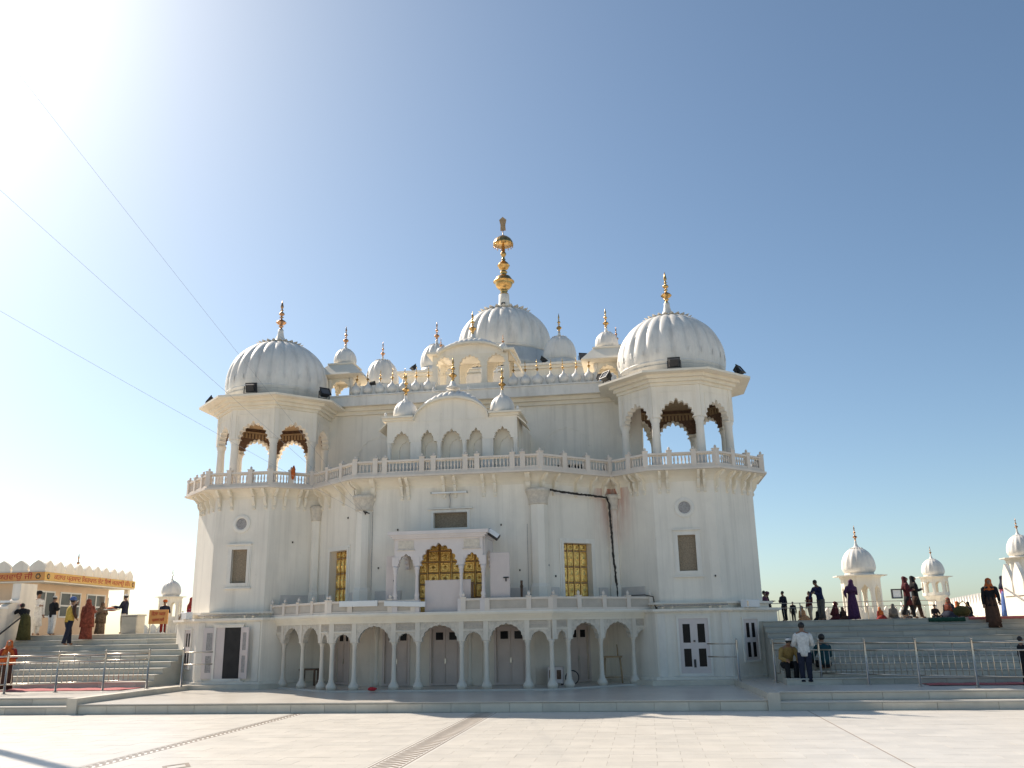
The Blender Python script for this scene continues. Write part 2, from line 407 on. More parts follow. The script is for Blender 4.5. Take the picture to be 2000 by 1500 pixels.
for sgn in (-1, 1):
    sp = MB(); a, b = (9.5, 30.0)
    xs = sorted((sgn * a, sgn * b)); sp.box(xs[0], xs[1], 23.95, 32.0, -.3, .395); sp.box(xs[0], xs[1], 23.46, 23.95, -.3, .19)
    o = sp.build('side_platform', PLATM); tag(o, kind='structure')
    slabs(o, xs[0], xs[1], 23.42, .012, .185, 1.25, .04, seed=5 + sgn); slabs(o, xs[0], xs[1], 23.91, .222, .385, 1.2, .04, seed=8 + sgn)
    MB().box(xs[0], xs[1], 23.40, 23.91, .1905, .220).build('tread', PLATM, o)
    MB().box(xs[0], xs[1], 23.88, 32.0, .3955, .425).build('tread', PLATM, o)
    xs = sorted((sgn * 9.2, sgn * 9.5))
    k = MB().box(xs[0], xs[1], 23.38, 23.95, -.3, .43)
    xi = sgn * 8.9
    k.add([(sgn * 9.2, 23.95, -.3), (sgn * 9.5, 23.95, -.3), (sgn * 9.5, 29.6, -.3), (xi, 29.6, -.3), (sgn * 9.2, 23.95, .43), (sgn * 9.5, 23.95, .43), (sgn * 9.5, 29.6, .43), (xi, 29.6, .43)],
          [(0, 1, 5, 4), (1, 2, 6, 5), (2, 3, 7, 6), (3, 0, 4, 7), (4, 5, 6, 7)])
    k.build('end_kerb', SLAB, o)

# flights of steps up to the terrace on both sides
def flight(x0, x1, Y0, t, r, n, Z0, seed, STEPM=STEPM):
    b = MB(); poly = [(Y0 + .03, Z0 - .2)]
    for i in range(1, n + 1):
        poly += [(Y0 + .03 + t * (i - 1), Z0 + r * i - .035), (Y0 + .03 + t * i, Z0 + r * i - .035)]
    poly += [(Y0 + t * n + 1, Z0 + r * n - .035), (Y0 + t * n + 1, Z0 - .2)]
    b.extrude_x(poly, x0, x1); o = b.build('stairs', STEPM); tag(o, kind='structure')
    for i in range(1, n + 1):
        ys = Y0 + t * (i - 1); z = Z0 + r * i
        slabs(o, x0, x1, ys, z - r + .001, z - .036, 1.35, .028, 'riser_slab', STEPM, seed + i)
        MB().bevbox(x0, x1, ys - .025, ys + t + .02, z - .034, z, .008).build('tread', STEPM, o)
    return o
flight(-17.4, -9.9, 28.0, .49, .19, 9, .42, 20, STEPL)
flight(10.1, 18.3, 26.3, .45, .172, 10, .42, 60)
ter = MB().box(-90, -8.0, 31.95, 160, -.3, 2.13).box(8.0, 90, 30.40, 160, -.3, 2.135).box(-8.0, 8.0, 52, 160, -.3, 2.12).build('terrace', STEPM); tag(ter, kind='structure')

# ------------------------------------------------------------------ shared finial and dome shapes
FIN = [(.05, 0), (.07, .02), (.045, .05), (.03, .085), (.075, .115), (.075, .13), (.035, .155), (.07, .175), (.125, .205), (.15, .245), (.165, .25), (.15, .256), (.125, .30), (.07, .335), (.03, .36), (.028, .40), (.07, .425), (.03, .45),
       (.028, .475), (.07, .50), (.093, .535), (.07, .575), (.03, .60), (.025, .635), (.055, .66), (.025, .685), (.024, .71), (.045, .755), (.05, .785), (.03, .87), (.006, 1.0)]
_fin = {}
def finial(parent, x, y, z, h, mat=None, slim=1.0, name='finial', n=12):
    k = (round(h, 2), slim, (mat or GOLD).name, n)
    if k not in _fin: _fin[k] = MB().lathe([(r * h * slim, q * h) for r, q in FIN], n).mesh(name, mat or GOLD)
    return inst(name, _fin[k], parent, T(x, y, z))
def dome_prof(R, H, base=.955, mx=.22, end=.40, m=20):
    out = []; c = (1 - mx) / ((1 - end * end) ** (1 / 2.1))
    for i in range(m + 1):
        t = i / m
        if t < mx: r = R * (1 - (1 - base) * ((mx - t) / mx) ** 2)
        else: r = R * sqrt(max(0, 1 - ((t - mx) / c) ** 2.1))
        out.append((r, H * t))
    return out
def petals(R, n, L, up, z, tilt=.35):
    mb = MB()
    for i in range(n):
        a = 2 * pi * (i + .5) / n; hw = pi * R / n * .98
        pts = [(-hw, -L * .45, 0), (hw, -L * .45, 0), (hw * .95, L * .1, up * .35), (0, L * .55, up), (-hw * .95, L * .1, up * .35), (0, -L * .1, up * .5 + .03)]
        M = Matrix.Rotation(a - pi / 2, 4, 'Z') @ Matrix.Translation((0, R, z))
        mb.add(pts, [(0, 1, 5), (1, 2, 5), (2, 3, 5), (3, 4, 5), (4, 0, 5), (4, 3, 2, 1, 0)], M)
    return mb
def dome(parent, x, y, zb, R, H, lobes=24, neck=None, fin=1.0, slim=1.0, mat=None, fmat=None, drum=None, base=.955, end=.40, collar=True, seg=6, band=True):
    """ribbed dome + lotus collar + neck + finial as parts of parent"""
    mat = mat or DOME
    lf = lambda z: min(1.0, max(0.25, (z / H - .05) / .35))
    d = MB().lathe(dome_prof(R, H, base, .22, end), lobes * seg, lobes=lobes, dep=.055, lobefn=lf)
    if drum:
        d.lathe([(R * drum[1], -drum[0]), (R * drum[1], -.02), (R * base * 1.02, 0)], lobes * 3)
        if band: d.lathe([(R * base * 1.0, H * .035), (R * base * 1.025, H * .05), (R * base * 1.025, H * .075), (R * base * 1.0, H * .09)], lobes * 3, cap=False)
    o = d.build('dome', mat, parent, T(x, y, zb))
    re = R * end
    if collar:
        petals(re * 1.03, lobes, re * .32, re * .09, H - .02).build('lotus_collar', mat, parent, T(x, y, zb))
    nh, nr0, nr1 = neck or (H * .28, re * .45, re * .17)
    prof = [(re * 1.0, H - .015), (re * .86, H + nh * .10)]
    for i in range(7):
        t = i / 6; prof.append((nr1 + (nr0 - nr1) * (1 - t) ** 2.4, H + nh * (.16 + .84 * t)))
    MB().lathe(prof, 24).build('dome_neck', mat, parent, T(x, y, zb))
    finial(parent, x, y, zb + H + nh - .01, fin, fmat, slim)
    return o

# ------------------------------------------------------------------ the temple
tm = empty('temple', (0, 29, 0), 'large white Sikh temple with ribbed domes, corner towers and gilded finials', 'temple')
TC = (7.83, 32.3)
Wl = [(-8.84, 34.74), (-10.27, 33.31), (-10.27, 31.29), (-8.84, 29.86), (-6.82, 29.86), (-5.4, 30.97), (-3.0, 29.0), (3.0, 29.0), (5.4, 30.97), (6.82, 29.86), (8.84, 29.86), (10.27, 31.29), (10.27, 33.31), (8.84, 34.74)]
Dk = [(-9.03, 35.2), (-10.73, 33.5), (-10.73, 31.1), (-9.03, 29.40), (-6.63, 29.40), (-5.43, 30.35), (-3.22, 28.48), (3.22, 28.48), (5.43, 30.35), (6.63, 29.40), (9.03, 29.40), (10.73, 31.1), (10.73, 33.5), (9.03, 35.2)]
WF = [Face(Wl[i], Wl[i + 1]) for i in range(len(Wl) - 1)]
DF = [Face(Dk[i], Dk[i + 1]) for i in range(len(Dk) - 1)]
# face indices: 3 = left tower front, 5 = left canted, 6 = bay front, 7 = right canted, 9 = right tower front
z0, z1 = 2.58, 6.75
gd = (.96, 2.10, 2.62, 4.80)                # gilded side door opening on the canted faces
cd_ = (1.90, 4.10, 2.62, 4.85)               # main door opening
holes = {5: [(WF[5].L - gd[1], WF[5].L - gd[0], 2.62, 4.80)], 7: [gd], 6: [cd_, (2.44, 3.60, 5.36, 5.88)], 3: [(.72, 1.30, 3.78, 4.95)], 9: [(.72, 1.30, 3.78, 4.95)]}
wall = MB()
for i, F in enumerate(WF): wall_seg(wall, F, z0, z1, holes.get(i, ()), .28 if i in (5, 6, 7) else .12)
wall_o = wall.build('wall', WALLM, tm)
body = MB().box(-9.0, 9.0, 34.7, 54, 0, 7.19).box(-6.6, 6.6, 34.7, 54, 7.1901, 10.69); body.build('rear_block', WHITE, tm)
# tower window frames and lattices
def frame(mb, a, b, c, d, w_, y0, y1, M):
    mb.box(a - w_, a, y0, y1, c - w_, d + w_, M).box(b, b + w_, y0, y1, c - w_, d + w_, M).box(a, b, y0, y1, c - w_, c, M).box(a, b, y0, y1, d, d + w_, M)
def lattice(F, a, b, c, d, y, mat, n1, n2):
    m_ = MB()
    m_.box(a, b, y, y + .02, c, d, F.M)
    r_ = (b - a) / n1
    for i in range(n1):
        for j in range(n2):
            cx_, cz = a + (i + .5) * r_, c + (j + .5) * (d - c) / n2
            h = r_ * .36
            m_.add([(cx_ - h, y - .004, cz), (cx_, y - .004, cz - h), (cx_ + h, y - .004, cz), (cx_, y - .004, cz + h)], [(0, 1, 2, 3)], F.M)
    return m_
for i in (3, 9):
    F = WF[i]; a, b, c, d = .72, 1.30, 3.78, 4.95
    f = MB(); frame(f, a, b, c, d, .10, -.045, .02, F.M); frame(f, a - .10, b + .10, c - .10, d + .10, .055, -.025, .01, F.M); f.box(a - .2, b + .2, -.09, .0, c - .20, c - .15, F.M); f.box(a - .16, b + .16, -.10, .0, d + .155, d + .20, F.M)
    fo = f.build('window_frame', TRIM, wall_o)
    lattice(F, a, b, c, d, .10, LATT, 9, 18).build('window_lattice', LATT, wall_o)
    # round window
    cx_, cz = 1.01, 5.86; rg = MB()
    Mx = F.at(cx_, 0, cz) @ Matrix.Rotation(radians(90), 4, 'X')
    rg.lathe([(.20, -.02), (.20, .03), (.235, .055), (.28, .05), (.33, .035), (.335, -.02)], 40, M=Mx, smooth=False, cap=False); rg.build('round_window_frame', TRIM, wall_o)
    MB().lathe([(.205, -.01), (.205, .012), (.001, .014)], 40, M=Mx, smooth=False).build('round_window_lattice', GREYS, wall_o)
    # corner strips
# bay window above the porch
F = WF[6]; f = MB(); frame(f, 2.44, 3.60, 5.36, 5.88, .09, -.035, .01, F.M); f.box(2.25, 3.80, -.10, 0, 5.985, 6.02, F.M); f.build('window_frame', TRIM, wall_o)
lattice(F, 2.44, 3.60, 5.36, 5.88, .2, LATT, 20, 9).build('window_lattice', LATT, wall_o)
# gilded doors: frame + embossed sheets
def gilt_door(F, a, b, c, d, cols, rows, y=.27, name='gilded_door'):
    o = MB().box(a, b, y - .02, y + .03, c, d, F.M).build(name, BROWN2, tm)
    ws = [(b - a) * q / sum(cols) for q in cols]; hs = [(d - c) * q / sum(rows) for q in rows]; cache = {}
    z = c
    for hh in hs:
        s = a
        for ww in ws:
            k = (round(ww, 3), round(hh, 3))
            if k not in cache: cache[k] = MB().bevbox(.022, ww - .022, -.03, 0, .022, hh - .022, .022).bevbox(.075, ww - .075, -.055, -.0305, .075, hh - .075, .02).add([(ww * .32, -.056, hh / 2), (ww / 2, -.056, hh * .3), (ww * .68, -.056, hh / 2), (ww / 2, -.056, hh * .7), (ww / 2, -.085, hh / 2)], [(0, 1, 4), (1, 2, 4), (2, 3, 4), (3, 0, 4)]).mesh('embossed_panel', GOLDD)
            inst('embossed_panel', cache[k], o, F.at(s, y - .021, z)); s += ww
        z += hh
    bars = MB()
    s = a
    for ww in ws[:-1]:
        s += ww; bars.box(s - .012, s + .012, y - .062, y - .02, c, d, F.M)
    bars.build('ribs', GOLD, o); return o
for i in (5, 7):
    F = WF[i]; a, b, c, d = (gd if i == 7 else (F.L - gd[1], F.L - gd[0], gd[2], gd[3]))
    f = MB(); frame(f, a, b, c + .09, d, .085, -.05, .01, F.M); frame(f, a - .085, b + .085, c + .175, d + .085, .07, -.025, .01, F.M); f.build('door_frame', TRIM, wall_o)
    gilt_door(F, a, b, c, d, (1, .8, .8, 1), (.9, 1.3, 1.3, 1.3, .6))
gilt_door(WF[6], cd_[0], cd_[1], cd_[2], cd_[3], (.7, 1, 1, 1, 1, .7), (1, 1, .8, .8, .8, .5), .29)
# dado slabs of grey marble low on the gallery wall
for i, (a, b) in ((6, (.45, 1.35)), (6, (4.65, 5.55)), (7, (.30, .74)), (5, (WF[5].L - .74, WF[5].L - .30)), (4, (.55, 1.65)), (8, (.15, 1.25)), (7, (2.36, 2.75)), (5, (.35, .74))):
    F = WF[i]; MB().bevbox(a, b, -.035, .0, 2.60, 3.34, .008, F.M).build('dado_slab', DADO, wall_o)
# corner piers of the bay with carved capitals, slimmer ones in the re-entrant corners
def pier(x, y, r, zc=6.05):
    m_ = MB().lathe([(r, 3.45), (r, zc)], 8, (x, y, 0), smooth=False, M=None)
    m_.lathe([(r * 1.18, 2.58), (r * 1.18, 3.36), (r * 1.08, 3.42), (r, 3.46)], 8, (x, y, 0), smooth=False)
    o = m_.build('pier', WALLM, tm)
    MB().lathe([(r * 1.02, zc - .03), (r * 1.12, zc), (r * 1.06, zc + .06), (r * 1.16, zc + .2), (r * 1.34, zc + .38), (r * 1.42, zc + .40), (r * 1.42, zc + .50), (r * 1.2, zc + .52)], 16, (x, y, 0)).build('pier_capital', CARVED, o)
for s in (-1, 1):
    pier(s * 3.0, 29.06, .30); pier(s * 5.4, 30.90, .20, 6.0)
# ---- deck: cove, slab, brackets, balustrade
cv = MB(); K = 6
rows = []
for k in range(K + 1):
    t = k / K * pi / 2; fz = 6.74 + .33 * sin(t); ff = 1 - cos(t)
    rows.append([(w_[0] + (d_[0] - w_[0]) * ff, w_[1] + (d_[1] - w_[1]) * ff, fz) for w_, d_ in zip(Wl, Dk)])
n = len(Wl)
for k in range(K):
    for i in range(n - 1):
        cv.add([rows[k][i], rows[k][i + 1], rows[k + 1][i + 1], rows[k + 1][i]], [(0, 1, 2, 3)])
deck = cv.build('balcony_cove', CREAM, tm)
out = [(x * 1.0 + (0.05 if x > 0 else -.05) * (abs(x) > 5.6), y - .05) for x, y in Dk]
sl = MB().prism(out + [(8.0, 37), (-8.0, 37)], 7.072, 7.14); sl.prism(Dk + [(8.0, 37), (-8.0, 37)], 7.141, 7.20); sl.build('balcony_slab', RAILM, tm)
brk = MB().extrude_x([(.06, 6.36), (-.05, 6.36), (-.075, 6.42), (-.05, 6.50), (-.10, 6.55), (-.17, 6.66), (-.19, 6.78), (-.15, 6.82), (-.22, 6.86), (-.33, 6.93), (-.40, 7.02), (-.40, 7.068), (.06, 7.068)], -.045, .045).mesh('bracket', CREAM)
pos = {3: (.12, .6, 1.42, 1.9), 9: (.12, .6, 1.42, 1.9), 2: (.15, .55, .95, 1.4, 1.85), 10: (.15, .55, .95, 1.4, 1.85), 1: (.2, .7, 1.3, 1.8), 11: (.2, .7, 1.3, 1.8), 4: (.15, .55, 1.0, 1.35), 8: (.45, .8, 1.25, 1.65), 5: (.45, .85, 1.7, 2.6, 2.85), 7: (.25, .5, 1.4, 2.25, 2.65),
       6: (.18, .42, 1.40, 1.74, 2.80, 3.17, 4.20, 4.56, 5.58, 5.82)}
for i, ss in pos.items():
    for s in ss: inst('bracket', brk, deck, WF[i].at(s + random.uniform(-.02, .02), 0, 0) @ Matrix.Rotation(random.uniform(-.03, .03), 4, 'Y'))
# balustrade
bal = MB().lathe([(.034, 0), (.034, .03), (.018, .05), (.033, .12), (.036, .17), (.02, .25), (.016, .29), (.03, .305), (.03, .33)], 8).mesh('baluster', RAILM)
pst = MB().box(-.085, .085, -.085, .085, 0, .52).box(-.10, .10, -.10, .10, .52, .555).lathe([(.045, .555), (.028, .57), (.045, .60), (.045, .63), (.012, .67)], 8).mesh('post', RAILM)
BH = .36
for i, F in enumerate(DF):
    if i in (0, 12): continue
    inset = .10
    npost = {6: 8, 3: 3, 9: 3, 2: 3, 10: 3, 1: 3, 11: 3, 4: 2, 8: 2, 5: 3, 7: 3}[i]
    if i == 6: ps = [0.0, .72, 1.05, 2.35, 2.75, 3.85, 4.25, 5.45, 5.80, F.L]
    else: ps = [F.L * k / (npost) for k in range(npost + 1)]
    o = MB().box(0, F.L, inset - .06, inset + .06, 7.201, 7.27, F.M).box(0, F.L, inset - .075, inset + .075, 7.60, 7.665, F.M).build('balustrade', RAILM, tm)
    for k, s in enumerate(ps):
        if k == len(ps) - 1 and i not in (4, 7, 11): continue
        if i not in (1,) and k == 0 and i in (5, 8): continue
        inst('post', pst, o, F.at(s, inset, 7.2))
    for a, b in zip(ps, ps[1:]):
        nb = max(1, int(round((b - a - .2) / .118)))
        for k in range(nb): inst('baluster', bal, o, F.at(a + .1 + (b - a - .2) * (k + .5) / nb + random.uniform(-.006, .006), inset, 7.27) @ Matrix.Rotation(random.uniform(-.025, .025), 4, 'Y'))
        MB().box(a + .09, b - .09, inset - .02, inset + .02, 7.555, 7.602, F.M).build('pierced_rail', CARVED, o)

# small hooks, nail holes and conduits left on the plaster
hook = MB().box(-.02, .02, -.03, .0, -.03, .03).mesh('wall_hook', ROPE)
for i, s_, z_ in ((6, .55, 4.1), (6, 1.2, 5.35), (6, 4.75, 5.4), (6, 5.35, 3.9), (7, .35, 4.05), (7, .62, 3.7), (7, .62, 3.25), (9, 1.85, 3.6), (5, 2.1, 5.9), (4, .9, 5.2)):
    inst('wall_hook', hook, wall_o, WF[i].at(s_, 0, z_))
cdt = MB().box(.30, .32, -.012, 0, 2.7, 6.0, WF[6].M).box(5.62, 5.635, -.012, 0, 2.7, 5.4, WF[6].M); cdt.build('wall_conduits', GREYS, wall_o)

# ---- tower kiosks: columns, cusped arches, eave, dome
kcol = MB().lathe([(.19, 7.20), (.19, 7.34), (.165, 7.40), (.16, 7.6), (.135, 8.82), (.15, 8.86), (.135, 8.90), (.17, 8.98), (.185, 9.04), (.185, 9.09)], 20, smooth=True).mesh('column', TRIM)
for sgn in (-1, 1):
    cx, cy = sgn * TC[0], TC[1]
    oo = octo(cx, cy, 2.02); F8 = [Face(oo[i], oo[(i + 1) % 8]) for i in range(8)]
    eb = MB()
    eb.prism(octo(cx, cy, 2.72), 10.565, 10.64).prism(octo(cx, cy, 2.66), 10.641, 10.70, scale_top=.93)
    eb.prism(octo(cx, cy, 2.36), 10.45, 10.5649).prism(octo(cx, cy, 2.20), 10.33, 10.4499).prism(octo(cx, cy, 2.09), 10.22, 10.3299)
    kio = eb.build('tower_eave', CREAM, tm)
    for i, (x, y) in enumerate(octo(cx, cy, 1.84)): inst('column', kcol, kio, T(x, y, 0))
    for i, F in enumerate(F8):
        ap = MB(); arch_panel(ap, 0, F.L, 9.08, 10.2195, .60, .62, 0, .26, 9, .13, .12, M=F.M)
        # corner strips and moulded frame round the arch
        ap.box(.0, .16, -.02, .0, 9.09, 10.219, F.M).box(F.L - .16, F.L, -.02, .0, 9.09, 10.219, F.M)
        ap.box(.16, F.L - .16, -.014, .0, 9.98, 10.01, F.M).box(.22, .245, -.014, 0, 9.2, 9.98, F.M).box(F.L - .245, F.L - .22, -.014, 0, 9.2, 9.98, F.M)
        ap.build('arch_panel', WHITE, kio)
        li = MB(); arch_panel(li, .09, F.L - .09, 9.22, 10.215, .575, .56, .262, .285, 9, .10, .1, M=F.M); li.build('arch_lining', BROWN, kio)
        fr = MB()
        for k in range(11):
            s = .16 + (F.L - .32) * k / 10; fr.box(s - .04, s + .04, .286, .33, 9.78, 9.98, F.M)
        fr.box(.1, F.L - .1, .286, .35, 9.99, 10.05, F.M); fr.build('ceiling_frieze', BROWN2, kio)
    MB().prism(octo(cx, cy, 1.70), 10.18, 10.219).build('kiosk_ceiling', BROWN2, kio)
    dome(kio, cx, cy, 11.05, 2.03, 2.28, 24, (.72, .34, .11), 1.32, 1.0, fmat=COPPER if sgn < 0 else GOLD, drum=(.36, .955))
    # row of small moulded petals round the dome's foot
    pp = MB()
    for k in range(24):
        a = 2 * pi * (k + .5) / 24
        M = T(cx, cy, 11.05) @ Matrix.Rotation(a - pi / 2, 4, 'Z') @ Matrix.Translation((0, 2.01, .42))
        pp.add([(-.22, 0, 0), (.22, 0, 0), (.20, -.01, .20), (.10, -.02, .30), (0, -.02, .37), (-.10, -.02, .30), (-.20, -.01, .20), (0, .022, .14)], [(0, 1, 7), (1, 2, 7), (2, 3, 7), (3, 4, 7), (4, 5, 7), (5, 6, 7), (6, 0, 7)], M)
    pp.build('petal_band', DOME, kio)

# ---- upper storey wall between the towers
UF = Face((-6.6, 33.0), (6.6, 33.0))
uw = MB(); wall_seg(uw, UF, 7.2, 10.56, [(11.05 - 1.15, 11.05 + .05, 7.3, 8.05), (1.5, 2.7, 7.3, 8.05)], .15)
uw.add([(-6.6, 33.0, 7.2), (-6.6, 34.7, 7.2), (-6.6, 34.7, 10.56), (-6.6, 33.0, 10.56)], [(0, 1, 2, 3)]); uw.add([(6.6, 33.0, 7.2), (6.6, 34.7, 7.2), (6.6, 34.7, 10.56), (6.6, 33.0, 10.56)], [(3, 2, 1, 0)])
uo = uw.build('upper_wall', WHITE, tm)
for a in (9.9, 1.5):
    f = MB(); frame(f, a, a + 1.2, 7.3, 8.05, .10, -.05, .01, UF.M); f.build('window_frame', TRIM, uo)
    MB().box(a, a + 1.2, .10, .12, 7.3, 8.05, UF.M).build('window_pane', DARK, uo)
    f = MB()
    for k in (1, 2, 3): f.box(a + .3 * k - .02, a + .3 * k + .02, .07, .099, 7.3, 8.05, UF.M)
    f.build('window_bars', TRIM, uo)
for a in (9.3, 1.9):   # shallow blind-arch panels
    f = MB(); arch_panel(f, a, a + 2.0, 8.75, 9.78, .88, .72, -.022, 0, 9, .06, .08, M=UF.M); f.box(a, a + .1, -.022, 0, 7.9, 8.749, UF.M).box(a + 1.9, a + 2.0, -.022, 0, 7.9, 8.749, UF.M); f.build('blind_arch', WHITE, uo)
MB().box(7.62 + .0, 7.76, -.01, .08, 9.62, 9.78, UF.M).build('drain_hole', DKINT, uo)
# cornice: sloping beige soffit, flat grey fascia, roof
cn = MB(); cn.box(-6.7, 6.7, 32.47, 54, 10.70, 11.08)
cn.box(-6.65, 6.65, 32.72, 34, 10.56, 10.6995).box(-6.62, 6.62, 32.86, 34, 10.42, 10.5595)
cor = cn.build('cornice', CREAM, tm)
MB().box(-6.72, 6.72, 32.455, 32.469, 10.70, 11.085).build('fascia', DOME, cor)
MB().box(-6.7, 6.7, 32.40, 32.60, 11.086, 11.14).build('coping', DOME, cor)
# parapet of small domed bulbs with gilt finials
bulb = MB().lathe([(.10, 0), (.15, .03), (.10, .06), (.17, .10), (.215, .19), (.22, .25), (.19, .34), (.12, .42), (.06, .47), (.045, .52), (.03, .60)], 20, lobes=10, dep=.05).mesh('parapet_bulb', DOME)
web = MB().extrude_y([(-.13, .03), (.13, .03), (.06, .16), (.035, .27), (.09, .42), (-.09, .42), (-.035, .27), (-.06, .16)], -.05, .05).mesh('parapet_web', DOME)
fb = MB().lathe([(r * .50 * .8, q * .50) for r, q in FIN], 10).mesh('finial', GOLD)
us = [-4.68 + .495 * k for k in range(7)] + [1.72 + .495 * k for k in range(7)]
par = MB().box(-5.0, 5.0, 32.58, 32.84, 11.141, 11.17).build('parapet_base', DOME, tm)
for u in us:
    tl_ = Matrix.Rotation(random.uniform(-.05, .05), 4, 'Y'); inst('parapet_bulb', bulb, par, T(u, 32.71, 11.15, random.uniform(0, 3)) @ tl_); inst('finial', fb, par, T(u, 32.71, 11.15) @ tl_ @ Matrix.Translation((0, 0, .57))); inst('parapet_web', web, par, T(u + .247, 32.72, 11.15))
# ---- roof kiosks on the front corners of the roof
def roof_kiosk(cx, cy):
    e = MB()
    e.add([(cx - 1.0, cy - 1.0, 12.05), (cx + 1.0, cy - 1.0, 12.05), (cx + 1.0, cy + 1.0, 12.05), (cx - 1.0, cy + 1.0, 12.05), (cx - .52, cy - .52, 12.60), (cx + .52, cy - .52, 12.60), (cx + .52, cy + .52, 12.60), (cx - .52, cy + .52, 12.60),
           (cx - .5, cy - .5, 12.0), (cx + .5, cy - .5, 12.0), (cx + .5, cy + .5, 12.0), (cx - .5, cy + .5, 12.0)],
          [(0, 1, 5, 4), (1, 2, 6, 5), (2, 3, 7, 6), (3, 0, 4, 7), (0, 8, 9, 1), (1, 9, 10, 2), (2, 10, 11, 3), (3, 11, 8, 0), (4, 5, 6, 7), (8, 11, 10, 9)])
    e.box(cx - .55, cx + .55, cy - .55, cy + .55, 12.601, 12.66)
    o = e.build('roof_kiosk_eave', CREAM, tm)
    q = MB().lathe([(.11, 11.14), (.11, 11.22), (.075, 11.26), (.07, 11.75), (.10, 11.85), (.11, 12.02)], 12).mesh('column', TRIM)
    for a in (-.45, .45):
        for b in (-.45, .45): inst('column', q, o, T(cx + a, cy + b, 0))
    for F in (Face((cx - .5, cy - .5), (cx + .5, cy - .5)), Face((cx + .5, cy - .5), (cx + .5, cy + .5)), Face((cx + .5, cy + .5), (cx - .5, cy + .5)), Face((cx - .5, cy + .5), (cx - .5, cy - .5))):
        m_ = MB(); arch_panel(m_, 0.001, F.L - .001, 11.62, 12.0, .34, .28, 0.002, .08, 5, .12, .12, M=F.M); m_.build('arch_panel', CREAM, o)
    dome(o, cx, cy, 12.72, .47, .66, 14, (.20, .10, .05), .86, .9, fmat=COPPER if cx < 0 else GOLD, drum=(.07, .9), seg=4, end=.42, base=.88)
    return o
roof_kiosk(-5.42, 33.4); roof_kiosk(5.42, 33.4)
# ---- jharokha: projecting pavilion over the bay
jY = 29.25
jo = MB().box(-2.32, 2.32, jY + .32, 33.0, 7.2, 9.28).build('balcony_pavilion', WHITE, tm)
jc = MB().lathe([(.10, 7.2), (.10, 7.32), (.075, 7.36), (.07, 8.25), (.095, 8.36), (.095, 8.42)], 8, smooth=False).mesh('column', TRIM)
bays = [(-2.30, -1.32), (-1.32, -.48), (-.48, .42), (.42, 1.24), (1.24, 2.30)]
bays = [(-2.32, -1.28), (-1.28, -.45), (-.45, .45), (.45, 1.28), (1.28, 2.32)]
for k, (a, b) in enumerate(bays):
    m_ = MB(); hw = {0: .30, 1: .24, 2: .34, 3: .24, 4: .30}[k]
    arch_panel(m_, a, b, 8.42, 9.12 if k in (1, 2, 3) else 9.27, hw, .36, jY, jY + .12, 7, .12, .16); m_.build('arch_panel', WHITE, jo)
for k, u in enumerate((-2.24, -1.28, -.45, .45, 1.28, 2.24)):
    if k in (1, 4): MB().box(u - .19, u + .19, jY + .005, jY + .16, 7.2, 8.419).build('pillar', TRIM, jo)
    else: inst('column', jc, jo, T(u, jY + .07, 0))
# niche backs: blind arches with beige reveals
for k, (a, b) in enumerate(bays):
    m_ = MB(); c_ = (a + b) / 2 + .12; arch_panel(m_, a + .1, b + .02, 8.15, 9.2, .26, .34, jY + .28, jY + .318, 7, .08, .1, cx=c_); m_.box(a + .1, c_ - .26, jY + .28, jY + .318, 7.2, 8.149); m_.build('niche_back', CREAM, jo)
# curved (bangla) roof: tympanum, soffit band and fluted vault
def arcz(u, hw, z0, z1): return z0 + (z1 - z0) * (max(0.0, 1 - (abs(u) / hw) ** 2.15)) ** .62
def bangla(parent, hw, zs, zt, yf, yb, thick, flutes, crest, y_t, zt_base):
    N = 40; us = [-hw + 2 * hw * i / N for i in range(N + 1)]
    ty = MB(); poly = [(u, arcz(u, hw, zs, zt) - .05) for u in us]
    ty.extrude_y([(us[-1], zt_base), (us[0], zt_base)] + poly, y_t, yb); ty.build('tympanum', WHITE, parent)
    so = MB()   # soffit band protruding
    for a, b in zip(us, us[1:]):
        za, zb_ = arcz(a, hw, zs, zt), arcz(b, hw, zs, zt)
        so.add([(a, yf, za), (b, yf, zb_), (b, yb, zb_), (a, yb, za), (a, yf, za - .07), (b, yf, zb_ - .07), (b, yb, zb_ - .07), (a, yb, za - .07)], [(0, 1, 5, 4), (4, 5, 6, 7), (0, 3, 2, 1)])
    so.build('eave_band', CREAM, parent)
    ro = MB(); M_ = flutes * 6; rows_ = []
    prof = [(0, 0), (.02, .09), (.10, .20), (.25, .32), (.45, .38), (.75, .36), (1, .30)]
    for (py, pz) in prof:
        r_ = []
        for i in range(M_ + 1):
            t = i / M_; u = -hw * .97 + 2 * hw * .97 * t; fl = abs(sin(pi * flutes * t)) ** .6
            env = max(.12, 1 - (abs(u) / hw) ** 2)
            r_.append((u * (1 - .06 * py), yf + .015 + (yb - yf - .015) * py, arcz(u, hw, zs, zt) + crest * pz / .38 * env * (.72 + .28 * fl) + .003))
        rows_.append(r_)
    for a, b in zip(rows_, rows_[1:]):
        for i in range(M_): ro.add([a[i], a[i + 1], b[i + 1], b[i]], [(0, 1, 2, 3)], smooth=True)
    ro.build('curved_roof', DOME, parent)
bangla(jo, 1.34, 9.22, 9.97, jY - .20, 31.0, .1, 13, .40, jY + .001, 9.121)
fl = MB()
